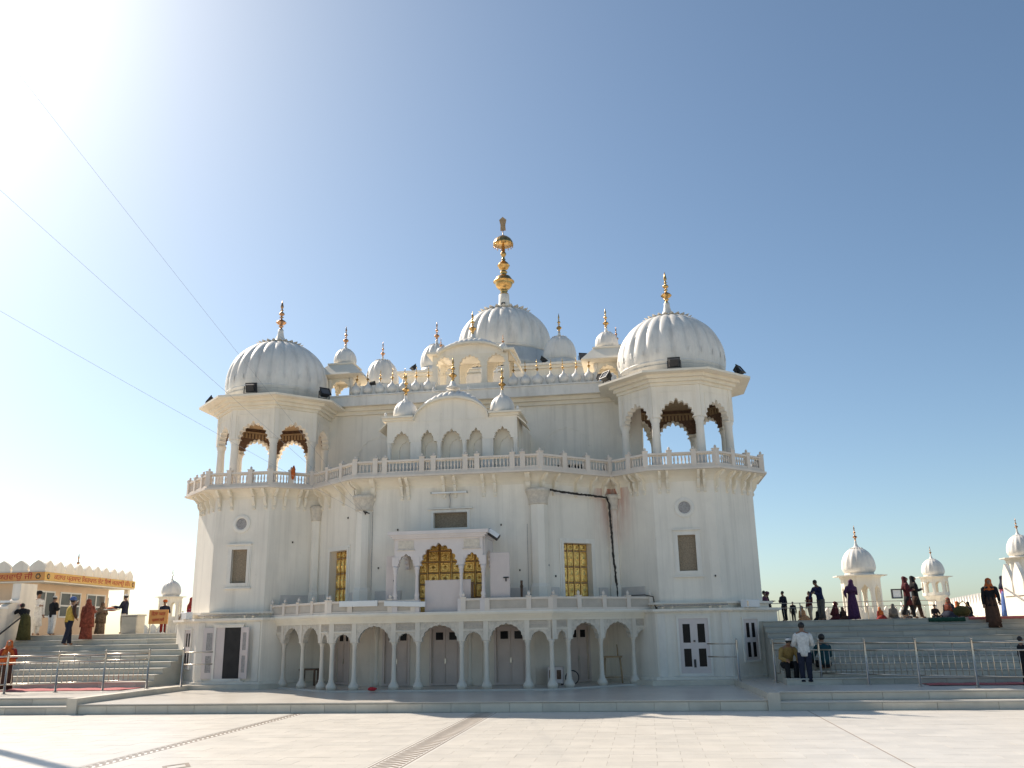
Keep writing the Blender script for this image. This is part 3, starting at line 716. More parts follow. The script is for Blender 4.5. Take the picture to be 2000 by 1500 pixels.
for s in (-1, 1):
    xs = sorted((s * 1.345, s * 2.48)); fl.box(xs[0], xs[1], jY - .20, 31.0, 9.281, 9.34); fl.box(xs[0], xs[1] if s < 0 else xs[1] - .1, jY - .08, 31.0, 9.20, 9.2805)
    xa = s * 2.32; fl.add([(xa, jY, 9.2), (s * 2.62, jY, 8.92), (s * 2.62, 30.6, 8.92), (xa, 30.6, 9.2), (xa, jY, 9.15), (s * 2.62, jY, 8.87), (s * 2.62, 30.6, 8.87), (xa, 30.6, 9.15)], [(0, 1, 2, 3), (4, 7, 6, 5), (0, 4, 5, 1), (1, 5, 6, 2), (3, 2, 6, 7)])
fl.build('flat_eave', CREAM, jo)
for s in (-1, 1): dome(jo, s * 1.76, 29.62, 9.38, .44, .60, 12, (.24, .11, .05), .86, 1.0, drum=(.035, .93), seg=5, base=.9, end=.42)
dome_f = MB().lathe([(.26, 0), (.2, .06), (.12, .1), (.09, .22), (.06, .26)], 14).build('roof_crest', DOME, jo, T(0, 29.5, 10.36)); finial(jo, 0, 29.5, 10.60, .92)
for s in (-1, 1):
    for k, (u, z) in enumerate(((2.36, 9.34), (.62, 10.3))):
        MB().lathe([(.05, 0), (.03, .03), (.055, .08), (.05, .12), (.01, .17)], 8).build('bud', DOME, jo, T(s * u, jY - .08, z - (.12 if k else 0)))
# thin panel grooves on the tympanum
gr = MB()
for u in (-.45, .45): gr.box(u - .07, u + .07, jY - .012, jY, 9.13, 9.84)
gr.box(-1.22, -.53, jY - .012, jY, 9.13, 9.17).box(.53, 1.22, jY - .012, jY, 9.13, 9.17).box(-.37, .37, jY - .012, jY, 9.13, 9.17); gr.build('panel_strips', WHITE, jo)
# ---- roof pavilion in the middle of the parapet, open arches, curved roof
pY = 32.95
po = MB().box(-1.62, 1.62, pY - .15, 34.6, 11.09, 11.45).build('roof_pavilion', WHITE, tm)
for k, (a, b, hw) in enumerate(((-1.58, -.62, .36), (-.62, .52, .44), (.52, 1.50, .38))):
    for yy in (pY, 34.3):
        m_ = MB(); arch_panel(m_, a, b, 12.28, 12.72, hw, .38, yy, yy + .16, 7, .14, .1); m_.build('arch_panel', CREAM, po)
pc = MB().box(-.11, .11, -.09, .09, 11.45, 12.28).box(-.13, .13, -.105, .105, 11.45, 11.6).box(-.13, .13, -.105, .105, 12.2, 12.279).mesh('pillar', CREAM)
for u in (-1.48, -.62, .52, 1.42):
    for yy in (pY + .1, 34.38): inst('pillar', pc, po, T(u, yy, 0))
bangla(po, 1.34, 12.72, 13.17, pY - .28, 34.7, .1, 13, .36, pY + .001, 12.715)
f = MB()
for s in (-1, 1):
    xs = sorted((s * 1.345, s * 1.78)); MB().box(xs[0], xs[1], pY - .3, 34.7, 12.721, 12.80).build('flat_eave', CREAM, po)
f.add([(1.6, pY - .2, 12.72), (1.9, pY - .2, 12.28), (1.9, 34.6, 12.28), (1.6, 34.6, 12.72), (1.6, pY - .2, 12.66), (1.86, pY - .2, 12.24), (1.86, 34.6, 12.24), (1.6, 34.6, 12.66)], [(0, 1, 2, 3), (4, 7, 6, 5), (0, 4, 5, 1), (1, 5, 6, 2)])
f.build('side_awning', CREAM, po)
MB().lathe([(.22, 0), (.16, .06), (.08, .12), (.06, .24)], 14).build('roof_crest', DOME, po, T(0, 33.3, 13.44)); finial(po, 0, 33.3, 13.65, 1.0)
for s in (-1, 1):
    MB().lathe([(.17, 0), (.2, .08), (.14, .2), (.04, .28)], 12, lobes=8, dep=.05).build('bud', DOME, po, T(s * 1.28, 33.1, 12.85)); finial(po, s * 1.28, 33.1, 13.1, .42, COPPER, .9)
# ---- raised roof block with the great dome and its four small companions
ub = MB().box(-4.25, 4.25, 38.3, 46, 11.09, 13.5); ub.box(-4.55, 4.55, 38.0, 46.3, 13.62, 13.72); ub.box(-4.35, 4.35, 38.15, 46.1, 13.5005, 13.6195)
ubo = ub.build('roof_block', WHITE, tm)
MB().lathe([(2.42, 13.721), (2.42, 14.35), (2.5, 14.4), (2.5, 14.55), (2.38, 14.6), (2.38, 15.2)], 48, (0, 42, 0)).build('dome_drum', DOME, ubo)
dome(ubo, 0, 42, 15.2, 2.40, 2.46, 24, (.10, .44, .40), .01, 1.0, drum=(.05, .99), end=.49, seg=7)
MB().lathe([(.42, 17.75), (.38, 17.9), (.32, 18.1), (.28, 18.35), (.27, 18.72), (.2, 18.75)], 24, (0, 42, 0)).build('spire_base', WHITE, ubo)
MB().box(-.10, .10, 41.66, 41.70, 18.02, 18.20).build('spire_vent', DKINT, ubo)
big = MB().lathe([(.20, 18.74), (.24, 18.78), (.15, 18.86), (.20, 18.93), (.20, 18.98), (.12, 19.04), (.30, 19.08), (.41, 19.21), (.452, 19.36), (.455, 19.43), (.55, 19.45), (.55, 19.47), (.455, 19.50), (.43, 19.60), (.34, 19.74), (.18, 19.83), (.11, 19.88), (.19, 19.96), (.19, 20.02), (.10, 20.08), (.13, 20.13), (.22, 20.18), (.28, 20.28), (.29, 20.36),
                  (.33, 20.37), (.29, 20.40), (.25, 20.50), (.14, 20.60), (.08, 20.66), (.12, 20.72), (.07, 20.78), (.07, 20.86), (.11, 20.92), (.15, 21.0), (.15, 21.06), (.09, 21.16), (.07, 21.5), (.05, 21.6)], 28, (0, 42, 0)).build('great_finial', GOLD, ubo)
umb = MB().lathe([(.52, 21.55), (.54, 21.60), (.50, 21.72), (.40, 21.88), (.25, 22.0), (.10, 22.08), (.02, 22.13)], 48, (0, 42, 0), lobes=16, dep=.06)
umb.lathe([(.50, 21.57), (.03, 21.60)], 24, (0, 42, 0), cap=False)
umb.tube([(0, 42, 21.5), (0, 42, 22.45)], .022, 8)
for k in range(16):
    a = 2 * pi * k / 16; umb.lathe([(.006, 0), (.03, .04), (.02, .09), (.005, .16)], 6, (.51 * cos(a), 42 + .51 * sin(a), 21.42))
umb.build('finial_parasol', GOLD, ubo)
MB().extrude_y([(-.13, 22.38), (.15, 22.38), (.13, 22.7), (.19, 22.99), (0, 23.17), (-.19, 23.0), (-.125, 22.7)], 41.97, 42.03).build('finial_blade', BROWN2, ubo)
for s in (-1, 1):
    MB().lathe([(.78, 13.721), (.78, 14.12), (.72, 14.16), (.72, 14.22)], 32, (s * 3.0, 39.64, 0)).build('dome_drum', DOME, ubo)
    dome(ubo, s * 3.0, 39.64, 14.2, .79, 1.20, 16, (.26, .11, .06), 1.0, .85, fmat=COPPER if s < 0 else GOLD, base=.90, end=.42, seg=5)
    MB().lathe([(.80, 11.09), (.80, 13.40), (.76, 13.45)], 32, (s * 5.7, 39.6, 0)).build('dome_drum', DOME, tm)
    dome(tm, s * 5.7, 39.6, 13.45, .80, 1.32, 16, (.19, .10, .05), .82, .85, fmat=COPPER, base=.90, end=.42, seg=5)
ld = MB()   # white metal ladder frame behind the roof pavilion
for (a, b) in (((-.35, 37.2, 12.9), (-.35, 37.2, 14.2)), ((.35, 37.2, 12.9), (.35, 37.2, 14.2)), ((-.35, 37.2, 13.25), (.35, 37.2, 13.5)), ((-.35, 37.2, 13.9), (.35, 37.2, 14.1)), ((-.5, 37.2, 12.95), (1.0, 37.2, 13.45))):
    ld.tube([a, b], .03, 6)
ld.build('roof_ladder', TUBEW, tm)
MB().box(-1.6, 1.6, 36.8, 38.3, 11.09, 13.0).build('roof_stair_block', WHITE, tm)

# ---- lower storey: tower bases
for sgn in (-1, 1):
    cx, cy = sgn * TC[0], TC[1]
    tb = MB().prism(octo(cx, cy, 2.85), .3, 2.46).prism(octo(cx, cy, 3.0), 2.50, 2.575).prism(octo(cx, cy, 2.92), 2.4605, 2.4995).prism(octo(cx, cy, 2.62), 2.5755, 2.72).prism(octo(cx, cy, 2.75), 2.7205, 2.79)
    tb.prism(octo(cx, cy, 3.0), .2725, .50)
    o = tb.build('tower_base', WHITE, tm)
    oo = octo(cx, cy, 2.85); F = Face(oo[0], oo[1])
    st = MB().prism(octo(cx, cy, 3.34), .2722, .42); st.build('tower_step', SLAB, o)
    sc_ = MB()   # paired scrolls on the ledge
    for k in range(4):
        s = (.25, .55, 1.75, 2.05)[k]; sc_.tube([F.M @ Vector((s, -.09, 2.58)), F.M @ Vector((s, -.09, 2.70))], .05, 8)
    sc_.box(.1, F.L - .1, -.10, -.02, 2.722, 2.75, F.M); sc_.build('ledge_scrolls', CREAM, o)
    a, b, c, d = F.L / 2 - .46, F.L / 2 + .46, .60, 2.27
    fr = MB(); frame(fr, a, b, c, d, .07, -.06, .0, F.M); fr.box(a - .1, b + .1, -.09, 0, d + .071, d + .11, F.M); fr.box(a - .2, b + .2, -.16, 0, .505, .529, F.M)
    for s in (.06, F.L - .30): fr.box(s, s + .24, -.03, 0, .505, 2.45, F.M)
    fr.build('door_frame', TRIM, o)
    def leaf(M, w_, h, name='door_leaf', glassy=True):
        e_ = .115; l = MB().box(0, e_, -.03, 0, 0, h).box(w_ - e_, w_, -.03, 0, 0, h).box(e_, w_ - e_, -.03, 0, 0, .20).box(e_, w_ - e_, -.03, 0, h * .5 - .09, h * .5 + .09).box(e_, w_ - e_, -.03, 0, h - .17, h)
        lo = l.build(name, LILAC, o, M)
        p = MB().box(e_, w_ - e_, -.018, -.012, .20, h * .5 - .09).box(e_, w_ - e_, -.018, -.012, h * .5 + .09, h - .17).build('door_panes', DARK if glassy else GREYS, o, M)
    if sgn > 0:
        leaf(F.at(a, -.005, c), .46, d - c); leaf(F.at(a + .46, -.005, c), .46, d - c)
        MB().box(a + .43, a + .49, -.06, -.036, c + .95, c + 1.0, F.M).build('door_bolt', BLACK, o); MB().box(a + .40, a + .47, -.05, -.036, c + .18, c + .42, F.M).build('door_latch', BLACK, o)
    else:
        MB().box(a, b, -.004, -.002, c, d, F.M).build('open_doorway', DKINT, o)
        MB().box(a, a + .30, -.02, -.005, c, d, F.M).build('door_screen', LILAC, o)
        leaf(F.at(a, -.03, c) @ Matrix.Rotation(radians(180 + 18), 4, 'Z') @ Matrix.Translation((0, 0, 0)), .42, d - c, glassy=False)
        leaf(F.at(b, -.03, c) @ Matrix.Rotation(radians(-28), 4, 'Z'), .42, d - c, glassy=False)
    # narrow shuttered window on the outer diagonal face
    G = Face(oo[1], oo[2]) if sgn > 0 else Face(oo[7], oo[0])
    m0 = .55 if sgn > 0 else G.L - 1.25
    fr = MB(); frame(fr, m0, m0 + .7, .95, 2.22, .06, -.05, 0, G.M); fr.build('window_frame', TRIM, o)
    pn = MB().box(m0, m0 + .7, -.02, -.002, .95, 2.22, G.M); pn.build('window_leaf', LILAC, o)
    pn = MB()
    for k in (0, 1):
        for (za, zb_) in ((1.05, 1.50), (1.65, 2.1)): pn.box(m0 + .14 + .27 * k, m0 + .29 + .27 * k, -.026, -.021, za, zb_, G.M)
    pn.build('window_panes', DARK, o)
# ---- arcade: floor, back wall with doors, columns, arches, entablature, gallery parapet
Ac = [(-6.75, 30.32), (-3.47, 27.60), (3.47, 27.60), (6.75, 30.32)]
fl = MB().prism([(-6.9, 30.2), (-3.55, 27.38), (3.55, 27.38), (6.9, 30.2), (6.9, 32), (-6.9, 32)], .2725, .315); fl.build('arcade_floor', PLATM, tm)
Bw = [(-6.2, 30.3), (-5.1, 31.15), (-2.75, 29.25), (2.75, 29.25), (5.1, 31.15), (6.2, 30.3)]
BF = [Face(Bw[i], Bw[i + 1]) for i in range(5)]
bw = MB()
dh = {2: [(.50, 1.29), (2.09, 2.99), (4.24, 5.17)], 1: [(BF[1].L - 2.2, BF[1].L - 1.3)], 3: [(1.45, 2.4)]}
dh = {2: [(.50, 1.29), (2.09, 2.99), (4.24, 5.17)], 3: [(1.38, 2.10)], 1: [(BF[1].L - 2.10, BF[1].L - 1.30)]}
for i, F in enumerate(BF): wall_seg(bw, F, .316, 2.40, [(a, b, .32, 2.08) for a, b in dh.get(i, ())], .10)
bo = bw.build('arcade_wall', ARCW, tm)
for i, ds in dh.items():
    for (a, b) in ds:
        F = BF[i]; h = 1.76; w_ = (b - a) / 2
        for k in (0, 1):
            M = F.at(a + k * w_, .07, .32)
            l = MB().box(.006, w_ - .006, 0, .03, .02, h).box(.05, w_ - .05, -.012, -.0005, .08, .72).box(.05, w_ - .05, -.012, -.0005, .86, 1.30).box(.0, w_, -.02, -.0005, .76, .82)
            l.build('door_leaf', DOORM, bo, M)
            MB().box(w_ * .28, w_ * .82, -.014, -.0006, 1.42, 1.66).build('door_pane', DARK, bo, M)
        MB().box(a + w_ - .03, a + w_ + .03, .03, .055, 1.0, 1.16, F.M).build('padlock', STEEL, bo)
        f = MB(); frame(f, a, b, .40, 2.08, .07, -.03, .0, F.M); f.build('door_frame', DOORM, bo)
for i, s in ((2, 1.62), (2, 3.36), (2, 3.85), (2, .22)):   # half-round wall shafts
    MB().lathe([(.11, .316), (.11, .5), (.075, .56), (.07, 1.75), (.10, 1.85), (.10, 2.39)], 10, smooth=True, M=BF[i].at(s, .02, 0)).build('wall_shaft', ARCS, bo)
for i, (a, b) in ((0, (.25, .85)), (4, (.60, 1.10))):   # tall brown shutters at both ends
    MB().bevbox(a, b, -.02, 0, .95, 2.1, .006, BF[i].M).build('shutter', BROWN2 if i == 0 else BROWN, bo)
acol = MB().lathe([(.15, 0), (.15, .05), (.17, .07), (.16, .12), (.11, .20), (.085, .24), (.095, .27), (.075, .31), (.072, .5), (.062, 1.22), (.08, 1.25), (.065, 1.28), (.075, 1.31), (.10, 1.37), (.105, 1.41)], 12).mesh('column', ARCS)
zc = .316
ent = MB()
AF = [Face(Ac[i], Ac[i + 1]) for i in range(3)]
entp = lambda off, back: [(-6.75, 30.32 - off), (-3.47 - off * .36, 27.60 - off), (3.47 + off * .36, 27.60 - off), (6.75, 30.32 - off), (6.75, 30.32 + back), (3.4, 27.6 + back), (-3.4, 27.6 + back), (-6.75, 30.32 + back)]
ent.prism(entp(.14, .16), 2.3005, 2.38).prism(entp(.19, .16), 2.3805, 2.44).prism(entp(.25, .16), 2.4405, 2.50).prism(entp(.32, .16), 2.5005, 2.555)
arc = ent.build('entablature', CREAM, tm)
MB().prism([(-6.75, 30.0), (-3.58, 27.27), (3.58, 27.27), (6.75, 30.0), (6.75, 31.8), (5.3, 31.2), (2.9, 29.3), (-2.9, 29.3), (-5.3, 31.2), (-6.75, 31.8)], 2.5555, 2.60).build('gallery_floor', TRIM, arc)
def s_of(u): return (abs(u) - 3.47) / (6.75 - 3.47) * AF[2].L
cu = [-3.47, -2.74, -1.46, -.69, .69, 1.46, 2.74, 3.47]
front = AF[1]
for u in cu: inst('column', acol, arc, T(u, 27.60, zc))
cant = [3.94, 4.9, 5.89]
for u in cant:
    y = 27.60 + (u - 3.47) * .83
    for s in (-1, 1): inst('column', acol, arc, T(s * u, y, zc))
def arcade_bay(F, a, b, wide):
    m_ = MB(); w_ = b - a
    if wide: arch_panel(m_, a, b, 1.72, 2.30, w_ / 2 - .12, .49, -.09, .09, 9, .05, .03, M=F.M)
    else:
        arch_panel(m_, a, b, 1.72, 2.06, w_ / 2 - .12, .26, -.09, .09, 7, .055, .05, M=F.M)
        m_.box(a, b, -.07, .07, 2.0605, 2.2995, F.M); MB().box(a + .076, b - .076, -.115, -.0905, 2.02, 2.07, F.M).build('lintel', ARCS, arc)
    o = m_.build('arch_panel', CARVED, arc)
    if not wide:
        c_ = MB().box(a + .10, b - .10, -.082, -.0705, 2.10, 2.28, F.M)
        for k in range(5):
            s = a + .16 + (w_ - .32) * k / 4; c_.add([(s - .05, -.084, 2.19), (s, -.10, 2.13), (s + .05, -.084, 2.19), (s, -.10, 2.25)], [(0, 1, 2, 3)], F.M)
        c_.build('carved_panel', PANELM, arc)
    m_ = MB().box(a - .075, a + .075, -.11, -.091, 1.73, 2.299, F.M); m_.box(a - .075, a + .075, -.091, .1, 1.7205, 2.2985, F.M); m_.build('pilaster', ARCS, arc)
for a, b, wd in zip(cu, cu[1:], (0, 1, 0, 1, 0, 1, 0)): arcade_bay(front, a + 3.47, b + 3.47, wd)
sl_ = [0.06] + [s_of(u) for u in cant] + [AF[2].L]
for a, b, wd in zip(sl_, sl_[1:], (0, 1, 1, 0)):
    arcade_bay(AF[2], a, b, wd); arcade_bay(AF[0], AF[0].L - b, AF[0].L - a, wd)
# gallery parapet: low rail, posts with buds, recessed panels
gp = [(-6.55, 29.93), (-3.56, 27.36), (3.56, 27.36), (6.55, 29.93)]
gpost = MB().box(-.075, .075, -.06, .06, 2.601, 3.0).box(-.09, .09, -.075, .075, 3.0, 3.03).lathe([(.05, 3.03), (.03, 3.05), (.055, 3.09), (.045, 3.13), (.008, 3.18)], 8).mesh('post', RAILM)
gplain = MB().box(-.075, .075, -.06, .06, 2.601, 2.985).mesh('post', RAILM)
for i in range(3):
    F = Face(gp[i], gp[i + 1]); segs = [(0, F.L)] if i != 1 else [(0, F.L / 2 - .80), (F.L / 2 + .80, F.L)]
    for (a, b) in segs:
        o = MB().box(a, b, -.05, .05, 2.92, 2.985, F.M).box(a, b, -.045, .045, 2.601, 2.66, F.M).build('gallery_parapet', RAILM, tm)
        k = 4 if i != 1 else 3
        ps = [a + (b - a) * q / k for q in range(k + 1)]
        if i == 1: ps = ([0, .72, 2.02, b] if a == 0 else [a, a + .75, F.L - .72, F.L])
        for q, s in enumerate(ps):
            inst('post', gpost if q % 2 == 0 or i != 1 else gplain, o, F.at(min(max(s, .05), F.L - .05), 0, 0))
        for s, e in zip(ps, ps[1:]):
            MB().box(s + .08, e - .08, -.015, .015, 2.66, 2.92, F.M).box(s + .15, e - .15, -.022, -.0155, 2.70, 2.88, F.M).build('parapet_panel', PANELM, o)
# ---- porch in front of the main door
pf = 27.30
pr = MB().box(-1.62, 1.62, pf - .14, 29.0, 4.98, 5.09).box(-1.50, 1.50, pf - .06, 29.0, 4.86, 4.9795).box(-1.56, 1.56, pf - .10, 29.0, 4.92, 4.979)
po_ = pr.build('porch', PINKM, tm)
pcol = MB().box(-.10, .10, -.09, .09, 2.6, 2.98).lathe([(.10, 2.98), (.06, 3.06), (.085, 3.12), (.055, 3.22), (.05, 3.75), (.075, 3.82), (.06, 3.86), (.09, 3.95), (.095, 4.02)], 10).box(-.095, .095, -.085, .085, 4.02, 4.30).mesh('column', PINKM)
PU = (-1.40, -.70, .72, 1.42)
for u in PU:
    inst('column', pcol, po_, T(u, pf + .10, 0))
for a, b, hw, rise in ((-1.40, -.70, .25, .36), (-.70, .72, .60, .66), (.72, 1.42, .25, .36)):
    m_ = MB(); arch_panel(m_, a, b, 4.02, 4.86, hw, rise, pf + .03, pf + .17, 9 if hw > .3 else 7, .10, .06); o = m_.build('arch_panel', PINKM, po_)
    if hw < .3: MB().box(a + .1, b - .1, pf + .012, pf + .0295, 4.56, 4.80).box(a + .06, b - .06, pf - .01, pf + .0295, 4.50, 4.53).build('carved_panel', CARVED, po_)
for s in (-1, 1):   # side walls of the porch roof
    F = Face((1.47, pf + .17), (1.47, 29.0)) if s > 0 else Face((-1.47, 29.0), (-1.47, pf + .17))
    m_ = MB(); arch_panel(m_, .0, F.L, 4.02, 4.86, .62, .5, 0, .12, 9, .1, .06, M=F.M); m_.build('arch_panel', PINKM, po_)
MB().bevbox(-.50, .98, 27.62, 27.66, 2.601, 3.58, .01).build('low_screen', LILAC, po_)
MB().box(1.0, 1.06, 27.60, 27.66, 2.601, 3.5).build('screen_post', BROWN, po_)
def shutter(x0, x1, y, rz):
    M = T(x0, y, 2.601, rz); o = MB().bevbox(0, x1 - x0, 0, .04, 0, 1.78, .008).build('folding_shutter', LILAC, po_, M)
    MB().box((x1 - x0) * .68, (x1 - x0) * .95, -.03, 0, .98, 1.02).box((x1 - x0) * .78, (x1 - x0) * .84, -.035, 0, .88, 1.02).build('bolt', BLACK, o, M)
shutter(1.60, 2.22, 27.60, 0); shutter(-1.80, -1.46, 27.72, radians(10))
# fittings on the facade, each a thing of its own
tl = empty('tube_light', (0, 28.95, 6.5), 'long white tube light fixed high on the bay wall above the porch', 'tube light')
MB().box(-.62, .62, -.10, -.04, .01, .06, T(0, 28.95, 6.5)).build('housing', TUBEW, tl); MB().box(-.03, .03, -.04, .05, -.02, .05, T(0, 28.95, 6.5)).build('wall_bracket', STEEL, tl)
for s in (-1, 1): MB().box(s * .62 - .02, s * .62 + .02, -.11, -.03, 0, .07, T(0, 28.95, 6.5)).build('end_cap', STEEL, tl)
MB().tube([(0, 28.97, 6.48), (.02, 28.97, 6.3), (0, 28.97, 6.03)], .012, 6).build('wire', CABLE, tl)

# conduit pipe and junction boxes on the tower ledges
for s in (-1, 1):
    pp = MB().tube([(s * 6.75, 29.30, 2.66), (s * 7.4, 29.28, 2.68), (s * 8.3, 29.28, 2.67), (s * 8.95, 29.30, 2.68)], .022, 6).build('ledge_conduit', GREYS, tm)
    jb = empty('junction_box', (s * 9.75, 29.9, 2.6), 'white metal box on the ledge at the outer corner of the %s tower base' % ('left' if s < 0 else 'right'), 'box')
    M = T(s * 9.72, 29.92, 2.58, s * radians(45)); MB().bevbox(-.34, .34, -.10, .12, 0, .24, .015).build('casing', TUBEW, jb, M); MB().box(-.30, -.24, -.112, -.1005, .04, .2).build('hinge', STEEL, jb, M)
cb_ = MB().tube([(5.9, 29.35, 3.02), (6.35, 29.70, 3.04), (6.62, 29.72, 2.98), (6.66, 29.66, 2.70), (6.70, 29.6, 2.6)], .018, 6).build('black_cable', ROPE); tag(cb_, 'black cable drooping from the gallery parapet to the right tower ledge', 'cable')

# ------------------------------------------------------------------ floodlights
def floodlight(x, y, z, rz, tilt, label, s=1.0, group='black floodlights on the roof edges'):
    o = empty('floodlight', (x, y, z), label, 'floodlight', group, rz)
    B = T(x, y, z, rz, s)
    M = B @ Matrix.Translation((0, 0, .20)) @ Matrix.Rotation(tilt, 4, 'X')
    h = MB().add([(-.17, -.09, -.14), (.17, -.09, -.14), (.17, -.09, .14), (-.17, -.09, .14), (-.13, .10, -.10), (.13, .10, -.10), (.13, .10, .10), (-.13, .10, .10)], [(0, 1, 2, 3), (5, 4, 7, 6), (0, 4, 5, 1), (1, 5, 6, 2), (2, 6, 7, 3), (3, 7, 4, 0)])
    h.box(-.19, .19, -.12, -.088, .135, .16).box(-.19, .19, -.12, -.088, -.16, -.135).box(-.19, -.165, -.12, -.088, -.135, .135).box(.165, .19, -.12, -.088, -.135, .135)
    h.build('housing', BLACK, o, M)
    MB().box(-.16, .16, -.1, -.0905, -.13, .13).build('lens', GLASSB, o, M)
    b = MB().box(-.21, -.19, -.02, .02, -.2, .04).box(.19, .21, -.02, .02, -.2, .04).box(-.21, .21, -.02, .02, -.215, -.2); b.build('bracket', BLACK, o, B @ Matrix.Translation((0, 0, .22)))
for s in (-1, 1):
    nm = 'left tower' if s < 0 else 'right tower'
    floodlight(s * 7.83, 32.3 - 2.45, 10.70, pi * (1.0 if s > 0 else 1.04), -.35, 'square black floodlight on the front eave of the %s' % nm, 1.15)
    oc = octo(s * 7.83, 32.3, 2.45)
    floodlight(oc[2][0] - .1 if s > 0 else oc[7][0] + .1, oc[2][1] + .1, 10.70, s * radians(60), -.6, 'tilted black floodlight on the outer eave corner of the %s' % nm, 1.1)
    floodlight(s * 5.42, 31.15, 10.70, -s * radians(50), -.6, 'tilted black floodlight on the inner eave corner of the %s' % nm, 1.1)
floodlight(-4.1, 32.9, 11.5, radians(150), -.3, 'small dark floodlight behind the roof parapet beside the left roof kiosk', .8)
floodlight(2.35, 38.2, 13.72, radians(80), -.9, 'dark floodlight lying beside the foot of the great dome', .9)
floodlight(4.15, 38.2, 13.72, radians(20), -.2, 'large black floodlight between the small dome and the right roof kiosk', 1.0)
floodlight(-3.75, 38.2, 13.72, radians(-60), -.9, 'low black floodlight on the roof slab left of the roof pavilion', .9)
floodlight(5.15, 32.4, 11.13, radians(-30), -.5, 'small black floodlight at the end of the roof cornice', .7)
pl = empty('floodlight', (1.68, 27.5, 5.0), 'pale wedge floodlight on the side of the porch roof', 'floodlight')
PM = T(1.74, 27.5, 4.93) @ Matrix.Rotation(radians(35), 4, 'Y') @ Matrix.Rotation(radians(-25), 4, 'X')
MB().bevbox(-.2, .2, -.1, .06, -.09, .09, .02).build('housing', BLACK, pl, PM); MB().box(-.18, .18, -.108, -.101, -.075, .075).build('lens', TUBEW, pl, PM)
wl = empty('wall_lamp', (6.72, 29.75, 2.45), 'black curved wall lamp beside the right end of the arcade', 'lamp')
MB().tube([(6.72, 29.9, 2.55), (6.70, 29.70, 2.62), (6.70, 29.58, 2.55), (6.72, 29.56, 2.30)], .035, 8).build('arm', BLACK, wl); MB().lathe([(.03, 0), (.08, .05), (.10, .13), (.04, .2)], 12).build('shade', BLACK, wl, T(6.72, 29.56, 2.12))
bl = empty('wall_lantern', (4.95, 32.9, 7.9), 'small dark lantern on the upper wall by the right window', 'lamp')
MB().lathe([(.02, 0), (.06, .04), (.07, .18), (.03, .26), (.01, .32)], 8).build('lantern', BLACK, bl, T(5.15, 32.85, 7.72)); MB().box(5.13, 5.17, 32.86, 33.0, 8.0, 8.03).build('bracket', BLACK, bl)

# ------------------------------------------------------------------ cable bundle, dark stick, guy cables
rb = random.Random(5)
def hang(pts, r, name, label, cat, mat=ROPE, n=10, noise=.011, group=None):
    P = []
    for a, b in zip(pts, pts[1:]):
        a, b = Vector(a), Vector(b)
        k = max(2, int((b - a).length / .06))
        for i in range(k): P.append(a + (b - a) * (i / k) + Vector((rb.uniform(-noise, noise), rb.uniform(-noise, noise) * .3, rb.uniform(-noise, noise))))
    P.append(Vector(pts[-1]))
    o = MB().tube(P, [r * rb.uniform(.75, 1.3) for _ in P], n).build(name, mat); tag(o, label, cat, group); return o
hang([(3.42, 28.98, 6.50), (3.9, 29.40, 6.46), (4.6, 30.0, 6.42), (5.22, 30.55, 6.40), (5.30, 30.62, 6.2), (5.36, 30.68, 4.5), (5.40, 30.70, 3.9), (5.44, 30.70, 3.2), (5.44, 30.68, 2.62)], .034, 'cable_bundle', 'thick dark bundle of cables running across and down the right wall', 'cable')
hang([(2.45, 28.55, 2.62), (2.45, 28.62, 3.55)], .045, 'dark_stick', 'dark upright stick leaning behind the gallery parapet', 'stick', BROWN, noise=.002)
def cable(a, b, sag, r, label, tail=None):
    a, b = Vector(a), Vector(b); P = []
    for i in range(41):
        t = i / 40; p = a + (b - a) * t; p.z -= sag * 4 * t * (1 - t); P.append(p)
    o = MB().tube(P, r, 5).build('guy_cable', CABLE); tag(o, label, 'cable', 'cables tied to the left pier')
cable((-14.8, 22.6, 22.03), (-2.95, 28.72, 6.02), .06, .0045, 'thin cable rising steepest from the left pier into the glare')
cable((-14.8, 22.6, 17.2), (-2.98, 28.72, 5.98), .05, .005, 'thin cable crossing the left dome to the pier, middle of the three')
cable((-14.8, 22.6, 12.95), (-3.0, 28.72, 5.92), .05, .005, 'lowest thin cable slanting across the left balcony')
fp = empty('flagpole', (-14.8, 22.6, 0), 'tall flagpole standing left of the picture, holding the guy cables', 'flagpole')
MB().lathe([(.5, 0), (.5, .4), (.16, .42), (.15, 14), (.11, 30), (.02, 30.3)], 16, (-14.8, 22.6, 0)).build('pole', SIGNO, fp)
hk = MB()
for k in range(5): hk.tube([(-2.95 + .02 * k, 28.74, 6.0 - .03 * k), (-2.72 - .03 * k, 28.70, 5.90 + .02 * k)], .018, 6)
hko = hk.build('cable_clamp', ROPE); tag(hko, 'knot of dark cable ends on the left pier capital', 'clamp')

